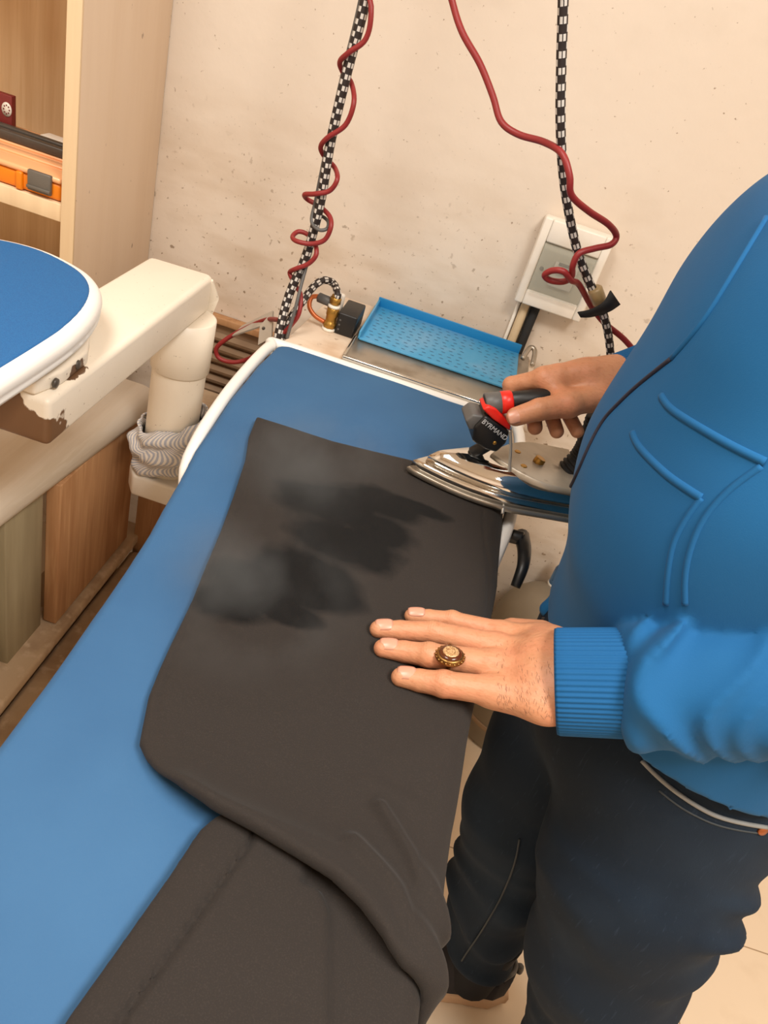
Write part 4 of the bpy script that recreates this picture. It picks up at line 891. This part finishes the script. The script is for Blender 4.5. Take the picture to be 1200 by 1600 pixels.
# ---- socks and shoes
for a_ in (farleg, nearleg):
    P_ = Vector(a_[2]); tube('sock', [Vector((P_.x, P_.y, .045)), Vector((P_.x, P_.y, .09)), Vector((P_.x, P_.y, .20))], lambda t: .047, jeand_m, man, 20)
def shoe(ank, yaw, tag_):
    s = bpy.data.objects.new('shoe', None); C.objects.link(s); s.parent = man; s.location = Vector((ank[0], ank[1], 0)) - Vector(man.location)
    T = Matrix.Translation(Vector((ank[0], ank[1], 0))) @ Matrix.Rotation(yaw, 4, 'Z'); Ti = T.inverted()
    def loc(X, Y, Z): return X * Ti[0][0] + Y * Ti[0][1] + Ti[0][3], X * Ti[1][0] + Y * Ti[1][1] + Ti[1][3]
    def outl_(x): return np.interp(x, [-.205, -.19, -.14, -.08, 0, .05, .078], [0.012, .034, .048, .044, .037, .036, .02])
    def upp(X, Y, Z):
        x, y = loc(X, Y, Z); wd = outl_(x); ht_ = np.interp(x, [-.21, -.17, -.12, -.06, -.03, .03, .07], [.045, .06, .068, .088, .098, .092, .105])
        zc = .028; q = np.sqrt((y / wd) ** 2 + ((Z - zc) / (ht_ - zc)) ** 2); d = (q - 1) * .035; d = np.maximum(d, np.maximum(-.200 - x, x - .074)); d = np.maximum(d, zc - Z)
        hole = np.sqrt(((x - .018) / .050) ** 2 + (y / .031) ** 2) - 1; hole = np.maximum(hole * .03, .065 - Z); return np.maximum(d, -hole)
    def sol(X, Y, Z):
        x, y = loc(X, Y, Z); wd = outl_(x) + .004; d = np.maximum(np.abs(y) - wd, np.maximum(-.212 - x, x - .084)); return np.sqrt(np.maximum(d + .006, 0) ** 2 + np.maximum(np.abs(Z - .017) - .010, 0) ** 2) + np.minimum(np.maximum(d + .006, np.abs(Z - .017) - .010), 0) - .006
    B = ((ank[0] - .25, ank[1] - .15, -.004), (ank[0] + .14, ank[1] + .15, .125))
    u = netobj('upper', upp, *B, .003, shoe_m, s); so2 = netobj('sole', sol, *B, .003, sole_m, s)
    rp = [T @ Vector((.018 + .052 * math.cos(a), .033 * math.sin(a), .092 + .012 * (math.cos(a) > .7))) for a in np.linspace(0, 2 * math.pi, 24, endpoint=False)]
    tube('collar', rp, .004, grey_m, s, 8, True, sm=2)
    tube('heel_tab', [T @ Vector((.066, .0, .092)), T @ Vector((.080, .0, .100)), T @ Vector((.084, .0, .082))], .006, grey_m, s, 8)
    for u_ in (u, so2): u_.matrix_parent_inverse = Matrix.Translation(-Vector((ank[0], ank[1], 0)))
    for c in s.children: c.matrix_parent_inverse = Matrix.Translation(-Vector((ank[0], ank[1], 0)))
shoe((.415, .748), R(6), 'far'); shoe((.58, .60), R(2), 'near')
# ---- nails and ring
lt = bvh(bd)
def nail(pc, dr_, up_, wd, ln, m=nail_m):
    x = dr_.normalized(); z = (up_ - x * up_.dot(x)).normalized(); y = z.cross(x); vs = []; fs = []; nu_, nv_ = 9, 9
    for j in range(nv_):
        t = -1 + 2 * j / (nv_ - 1); 
        for i in range(nu_):
            s = -1 + 2 * i / (nu_ - 1); k = (1 - abs(t) ** 4) ** .25 if abs(t) < 1 else .55
            k = max(k, .6); sx = s * wd * k; vs.append(pc + y * sx + x * (t * ln) - z * (sx * sx / wd * .42 + (t * ln) ** 2 / ln * .12))
    fs = [(j * nu_ + i, j * nu_ + i + 1, (j + 1) * nu_ + i + 1, (j + 1) * nu_ + i) for j in range(nv_ - 1) for i in range(nu_ - 1)]
    o = pyd('fingernail', vs, fs, m, man); sd = o.modifiers.new('t', 'SOLIDIFY'); sd.thickness = .0006; sd.offset = 0; return o
for (J, rs), (nx_, ny_) in zip(FJ, ((652, 961), (595, 981), (600, 1009), (628, 1056))):
    d = (J[3] - J[2]).normalized(); c = J[3].lerp(J[2], .16); pc = c + Vector((0, 0, rs[3] + .0011)); nail(pc, d - Vector((0, 0, .12)), Vector((0, -.12, 1)), rs[3] * .84, .0088)
d = (thp[3] - thp[2]).normalized(); cv = (Vector((0, 0, CAMZ)) - thp[3]).normalized(); nail(thp[3] + cv * .0126, d, cv, .0085, .0095)
# fine hair on the back of the left hand towards the wrist
random.seed(9); vs = []; fs = []
for k in range(260):
    px, py = random.uniform(775, 862), random.uniform(1000, 1120)
    if random.random() > (py - 960) / 160: continue
    h, nn = cast(lt, px, py)
    if h is None: continue
    dv = (Vector((random.uniform(-.3, .5), -1, 0)) - nn * nn.dot(Vector((0, -1, 0)))).normalized(); L_ = random.uniform(.003, .007); sd_ = nn.cross(dv) * .00009
    a = h; b = h + dv * L_ * .6 + nn * .0007; c = h + dv * L_ + nn * .0004; i = len(vs); vs += [a - sd_, a + sd_, b + sd_, b - sd_, c]; fs += [(i, i + 1, i + 2, i + 3), (i + 3, i + 2, i + 4)]
hh = pyd('hand_hair', vs, fs, hair_m, man, False); hh['kind'] = 'stuff'
J, rs = FJ[2]; rc_ = Zp(699, 1030, .9345); rd = (J[0] - J[1]).normalized()
rc_ = J[1].lerp(J[0], .30) + Vector((0, 0, -.001)); side = rd.cross(Vector((0, 0, 1))).normalized(); rup = side.cross(rd).normalized()
if rup.z < 0: rup = -rup
rg_ = bpy.data.objects.new('signet_ring', None); C.objects.link(rg_); rg_.parent = man; rg_.location = rc_ - Vector(man.location)
def rparts(o): o.parent = rg_; o.matrix_parent_inverse = Matrix.Translation(-rc_); return o
band = tube('band', [rc_ + (side * math.cos(a) + rup * math.sin(a)) * .0134 for a in np.linspace(0, 2 * math.pi, 24, endpoint=False)], .0022, ring_m, None, 10, True, sm=2); rparts(band)
TB = Matrix.Translation(rc_ + rup * .0095 + side * (-.0085 if side.y > 0 else .0085)) @ Matrix((side, rd, rup)).transposed().to_4x4()
S_ = Matrix.Diagonal((1.22, 1.32, 1, 1))
rparts(lathe('bezel', [(.0085, 0), (.0105, .001), (.0112, .0025), (.0100, .004), (.0102, .0052), (.0092, .0064), (.008, .0064)], ring_m, None, 40, T=TB @ S_))
rparts(lathe('stone', [(.0088, .005), (.0085, .0072), (.0070, .0084), (.0005, .0088)], stone_m, None, 40, T=TB @ S_))
rparts(lathe('seal_plate', [(.0062, .0084), (.0060, .0092), (.0052, .0094), (.0005, .0094)], seal_m, None, 12, T=TB @ S_))
rparts(tube('seal_circle', [TB @ S_ @ Vector((.0032 * math.cos(a), .0032 * math.sin(a), .0094)) for a in np.linspace(0, 2 * math.pi, 16, endpoint=False)], .0002, ring_m, None, 6, True, sm=2))
beads = []
for k in range(20):
    a = 2 * math.pi * k / 20; beads.append(lathe('bead', [(.0002, 0), (.0011, .0004), (.0012, .001), (.0005, .0016), (.0001, .0017)], ring_m, None, 8, T=TB @ S_ @ Matrix.Translation(Vector((.0103 * math.cos(a), .0103 * math.sin(a), .003)))))
rparts(join(beads, 'beading'))

# ================================================================== THE IRON
ir = thing('steam_iron', 'polished steel steam iron held upright on the trousers by the right hand', 'iron', IT)
def iron_outline(s=1.0, off=0, n=18, u0=0, u1=.245):
    P = []
    for i in range(n + 1):
        t = i / n; u = u0 + (u1 - u0) * t; P.append((u, (.060 * s) * min(1, (1 - (1 - min(t / .62, 1)) ** 1.9)) ** .95 + off))
    return [(u, -w) for u, w in P] + [(u, w) for u, w in P[::-1][:]][0:]
def layers(name, secs, m, parent):
    """secs: list of (u0,u1,scale,z): stacked outlines -> closed body"""
    rings = []
    for u0, u1, s, z in secs:
        o = iron_outline(s, 0, 18, u0, u1); rings.append([IR(u, v, IT.z + z) for u, v in o])
    k = len(rings[0]); vs = [p for r_ in rings for p in r_]; fs = []
    for i in range(len(rings) - 1):
        for j in range(k): j2 = (j + 1) % k; fs.append((i * k + j, i * k + j2, (i + 1) * k + j2, (i + 1) * k + j))
    fs += [tuple(range(k))[::-1], tuple(range((len(rings) - 1) * k, len(rings) * k))]
    o = pyd(name, vs, fs, m, parent); bm = bmesh.new(); bm.from_mesh(o.data); bmesh.ops.remove_doubles(bm, verts=bm.verts[:], dist=1e-5); bmesh.ops.recalc_face_normals(bm, faces=bm.faces[:]); bm.to_mesh(o.data); bm.free()
    for p in o.data.polygons: p.use_smooth = len(p.vertices) < 6
    return o
layers('soleplate', [(.003, .243, .95, .002), (0, .246, 1.0, .004), (0, .246, 1.0, .010), (.002, .245, .98, .011)], dull_m, ir)
layers('heating_block', [(.004, .244, .95, .011), (.005, .243, .94, .022), (.010, .242, .90, .025)], steel_m, ir)
layers('chrome_shell', [(.022, .240, .86, .025), (.024, .239, .84, .034), (.034, .238, .74, .043), (.052, .237, .60, .049), (.070, .236, .5, .051)], chrome_m, ir)
layers('top_plate', [(.105, .240, .93, .046), (.105, .241, .95, .048), (.107, .240, .93, .054), (.109, .239, .90, .055)], deckp_m, ir)
for s_ in (-1, 1): rod('screw', IR(.15, s_ * .018, IT.z + .051), IR(.15, s_ * .018, IT.z + .056), .005, brass_m, ir, 8, .001)
rod('steam_valve_stub', IR(.175, .0, IT.z + .051), IR(.178, .0, IT.z + .062), .008, brass_m, ir, 8, .001)
# supports
rod('front_post', IR(.080, 0, IT.z + .048), Ip(770, 690, 0), .009, black_m, ir, 16)
rp_ = [IR(.225, .0, IT.z + .045), Ip(912, 715, 0), Ip(926, 688, 0), Ip(938, 655, 0)]
tube('rear_bellows', rp_, lambda t: .0185 + .0016 * math.sin(t * 95), blackr_m, ir, 20, sm=24)
# handle
hd_ = rod('handle_grip', hA + hdir * .018, hB, .0128, black_m, ir, 28)
rod('handle_cap', hA, hA + hdir * .022, .0150, grey_m, ir, 28, .0015)
lathe('cap_recess', [(.0003, 0), (.0118, 0), (.0118, .0006), (.0003, .0006)], black_m, ir, 28, T=aim(hA - hdir * .0006, hA))
rod('cap_pin', hA - hdir * .003, hA, .002, steel_m, ir, 10, .0005)
lathe('red_ring', [(.0136, .020), (.0148, .021), (.0148, .034), (.0132, .036)], redp_m, ir, 28, T=aim(hA, hB))
# switch housing traced in the iron's own upright plane
def blockp(name, pix, v0, v1, m, parent, bev=.003):
    P = [Ip(x, y, v0) for x, y in pix]; k = len(P); off = iv * (v1 - v0); vs = P + [p + off for p in P]
    me = bpy.data.meshes.new(name); bm = bmesh.new(); V_ = [bm.verts.new(v) for v in vs]
    bm.faces.new(V_[:k]); bm.faces.new(V_[k:][::-1])
    for i in range(k): bm.faces.new((V_[i], V_[k + i], V_[k + (i + 1) % k], V_[(i + 1) % k]))
    bmesh.ops.recalc_face_normals(bm, faces=bm.faces[:]); bmesh.ops.bevel(bm, geom=bm.edges[:], offset=bev, segments=3, affect='EDGES', profile=.5); bm.to_mesh(me); bm.free(); return link(name, me, m, parent)
hsg = blockp('switch_housing', [(741, 668), (760, 650), (797, 676), (791, 694), (776, 708), (757, 703), (738, 690)], -.020, .016, black_m, ir, .004)
hs2 = blockp('housing_top', [(727, 658), (740, 648), (757, 651), (741, 672), (733, 672)], -.016, .02, grey_m, ir, .003)  # top face of the black housing, the light on it put in as grey
blockp('red_button', [(754, 640), (764, 635), (776, 640), (799, 666), (797, 674), (770, 656)], -.019, .010, redp_m, ir, .0025)
blockp('inner_housing', [(750, 650), (765, 640), (782, 650), (790, 672), (765, 690), (745, 680)], -.010, .018, black_m, ir, .003)
lathe('brass_insert', [(.0002, 0), (.0028, 0), (.0026, .001), (.0002, .0012)], brass_m, ir, 8, T=aim(Ip(773, 692, -.0205), Ip(773, 692, -.0205) - iv * .01))
tube('cable', [Ip(797, 672, -.021), Ip(798, 700, -.024), Ip(795, 740, -.03), Ip(789, 775, -.046), Ip(785, 803, -.062)], .0022, mat('silver_wire', (196, 194, 188), .3, .6), ir, 10)
# lettering on the housing
fc = bpy.data.curves.new('lettering', 'FONT'); fc.body = 'BYRMAND'; fc.size = .0095; fc.extrude = .0002; fc.align_x = 'CENTER'; fc.align_y = 'CENTER'
to = bpy.data.objects.new('tmp', fc); C.objects.link(to); dg = bpy.context.evaluated_depsgraph_get(); dg.update()
tm = bpy.data.meshes.new_from_object(to.evaluated_get(dg)); bpy.data.objects.remove(to)
ta, tb_ = Ip(760, 662, -.0205), Ip(786, 682, -.0205); xx = (tb_ - ta).normalized(); nn = -iv; yy = nn.cross(xx).normalized()
TT = Matrix((xx, yy, nn)).transposed().to_4x4(); TT.translation = (ta + tb_) / 2
tm.transform(TT); tm.name = 'lettering'; link('lettering', tm, mat('white_print', (200, 202, 204), .5), hsg, False)

# ================================================================== IRON SUPPLY HOSE AND RED CORD ON THE RIGHT
hs = thing('steam_hose', 'black and white braided steam hose hanging in front of the breaker box', 'hose', Yp(930, 460, 1.06))
tube('hose', [Vector((.006, .97, 2.18)), Vector((.006, .97, 1.8)), Yp(881, -80, .98), Yp(880, 0, .99), Yp(877, 100, 1.0), Yp(876, 200, 1.01), Yp(882, 290, 1.03), Yp(899, 380, 1.05), Yp(918, 435, 1.06), Yp(935, 470, 1.07), Yp(948, 510, 1.08), Yp(954, 560, 1.09), Yp(950, 620, 1.08), Yp(940, 680, 1.06)], .0058, braid_m, hs, 18)
rod('hose_joint', Yp(929, 450, 1.062), Yp(938, 474, 1.068), .0098, puff_m, hs, 18)
tp = [Yp(903, 487, 1.055), Yp(922, 483, 1.045), Yp(942, 472, 1.043), Yp(953, 454, 1.055)]
vs = []
upv = [Yp(908, 495, 1.055) - tp[0], Yp(925, 494, 1.05) - tp[1], Yp(952, 486, 1.05) - tp[2], Yp(968, 476, 1.06) - tp[3]]
S1 = spline(tp, 6); S2 = spline([a + b * (1.0) for a, b in zip(tp, upv)], 6)
vs = S1 + S2; k = len(S1); fs = [(i, i + 1, k + i + 1, k + i) for i in range(k - 1)]
tpo = pyd('tape_wrap', vs, fs, blackr_m, None); md = tpo.modifiers.new('t', 'SOLIDIFY'); md.thickness = .002; setp(tpo, 'black tape strip tied round the right hose joint', 'tape')
rp2 = [(706, 0, 1.10), (722, 50, 1.09), (750, 100, 1.08), (770, 150, 1.07), (783, 190, 1.06), (810, 210, 1.05), (850, 222, 1.03), (878, 240, 1.005), (890, 275, .995), (893, 305, 1.0), (920, 330, 1.02), (950, 350, 1.04), (963, 368, 1.055), (955, 382, 1.05), (930, 388, 1.04), (905, 396, 1.03), (895, 415, 1.03), (893, 432, 1.04), (880, 440, 1.045), (860, 438, 1.045), (851, 430, 1.04), (862, 423, 1.035), (880, 424, 1.03), (893, 438, 1.04), (905, 445, 1.06), (925, 480, 1.085), (945, 505, 1.09), (975, 530, 1.09), (1000, 560, 1.09), (1030, 600, 1.08)]
setp(tube('red_cord', [Vector((-.02, 1.0, 2.18)), Vector((-.055, 1.04, 1.90)), Yp(680, -170, 1.09), Yp(690, -70, 1.10)] + [Yp(*p) for p in rp2], .0042, red_m, None, 12, sm=6), 'red cord looping in front of the wall mounted breaker box', 'cord')

# ceiling lamps the light comes from
for nm, x, y in (('ceiling_lamp', .75, -.25), ('ceiling_lamp', -.75, .1)):
    t = thing(nm, ('square ceiling lamp panel right of the photographer' if x > 0 else 'square ceiling lamp panel left of the photographer'), 'lamp', (x, y, 2.72))
    box('housing', (x - .3, y - .47, 2.70), (x + .3, y + .47, 2.719), white_m, t, .003)
# ================================================================== STEAM RISING FROM THE DAMP CLOTH
sm_ = bpy.data.materials.new('steam'); sm_.use_nodes = True; nt = sm_.node_tree; nt.nodes.remove(nt.nodes['Principled BSDF'])
vp = nt.nodes.new('ShaderNodeVolumePrincipled'); nt.links.new(vp.outputs[0], nt.nodes['Material Output'].inputs['Volume']); vp.inputs['Color'].default_value = (1, 1, 1, 1); vp.inputs['Anisotropy'].default_value = .2
geo = nt.nodes.new('ShaderNodeNewGeometry'); z = nt.nodes.new('ShaderNodeTexNoise'); z.inputs['Scale'].default_value = 11; z.inputs['Detail'].default_value = 3; nt.links.new(geo.outputs['Position'], z.inputs['Vector'])
mr = nt.nodes.new('ShaderNodeMapRange'); mr.inputs[1].default_value = .44; mr.inputs[2].default_value = .70; mr.inputs[4].default_value = 8; nt.links.new(z.outputs[0], mr.inputs[0])
last = None
for c_, rr in (((-.10, .80, .955), (.13, .16, .045)), ((-.09, .55, .955), (.13, .15, .045))):   # two soft puffs that thin out towards their rims
    mp = nt.nodes.new('ShaderNodeMapping'); mp.vector_type = 'TEXTURE'; mp.inputs['Location'].default_value = c_; mp.inputs['Scale'].default_value = rr; nt.links.new(geo.outputs['Position'], mp.inputs[0])
    ln = nt.nodes.new('ShaderNodeVectorMath'); ln.operation = 'LENGTH'; nt.links.new(mp.outputs[0], ln.inputs[0])
    fo = nt.nodes.new('ShaderNodeMapRange'); fo.interpolation_type = 'SMOOTHSTEP'; fo.inputs[1].default_value = 1; fo.inputs[2].default_value = .1; nt.links.new(ln.outputs['Value'], fo.inputs[0])
    if last is None: last = fo.outputs[0]
    else: mx = nt.nodes.new('ShaderNodeMath'); mx.operation = 'MAXIMUM'; nt.links.new(last, mx.inputs[0]); nt.links.new(fo.outputs[0], mx.inputs[1]); last = mx.outputs[0]
mu = nt.nodes.new('ShaderNodeMath'); mu.operation = 'MULTIPLY'; nt.links.new(mr.outputs[0], mu.inputs[0]); nt.links.new(last, mu.inputs[1]); nt.links.new(mu.outputs[0], vp.inputs['Density'])
vp.inputs['Color'].default_value = (1, .95, .9, 1)
bm = bmesh.new(); bmesh.ops.create_icosphere(bm, subdivisions=4, radius=1)
for v in bm.verts: v.co = Vector((v.co.x * .20 - .09, v.co.y * .33 + .68, v.co.z * .050 + .962))
me = bpy.data.meshes.new('steam'); bm.to_mesh(me); bm.free(); so3 = link('steam', me, sm_); setp(so3, 'thin wisps of steam over the damp patch of the black trousers', 'steam', kind='stuff')
# overhead rail the hoses hang from (above the frame)
hr = thing('hose_rail', 'grey steel ceiling rail carrying the braided hoses and red cords', 'rail', (-.12, 1.14, 2.2))
rod('rail_bar', (-.34, 1.38, 2.19), (.07, .91, 2.19), .012, lgrey_m, hr, 16)
rod('ceiling_rod', (-.13, 1.14, 2.19), (-.13, 1.14, 2.72), .009, lgrey_m, hr, 16)
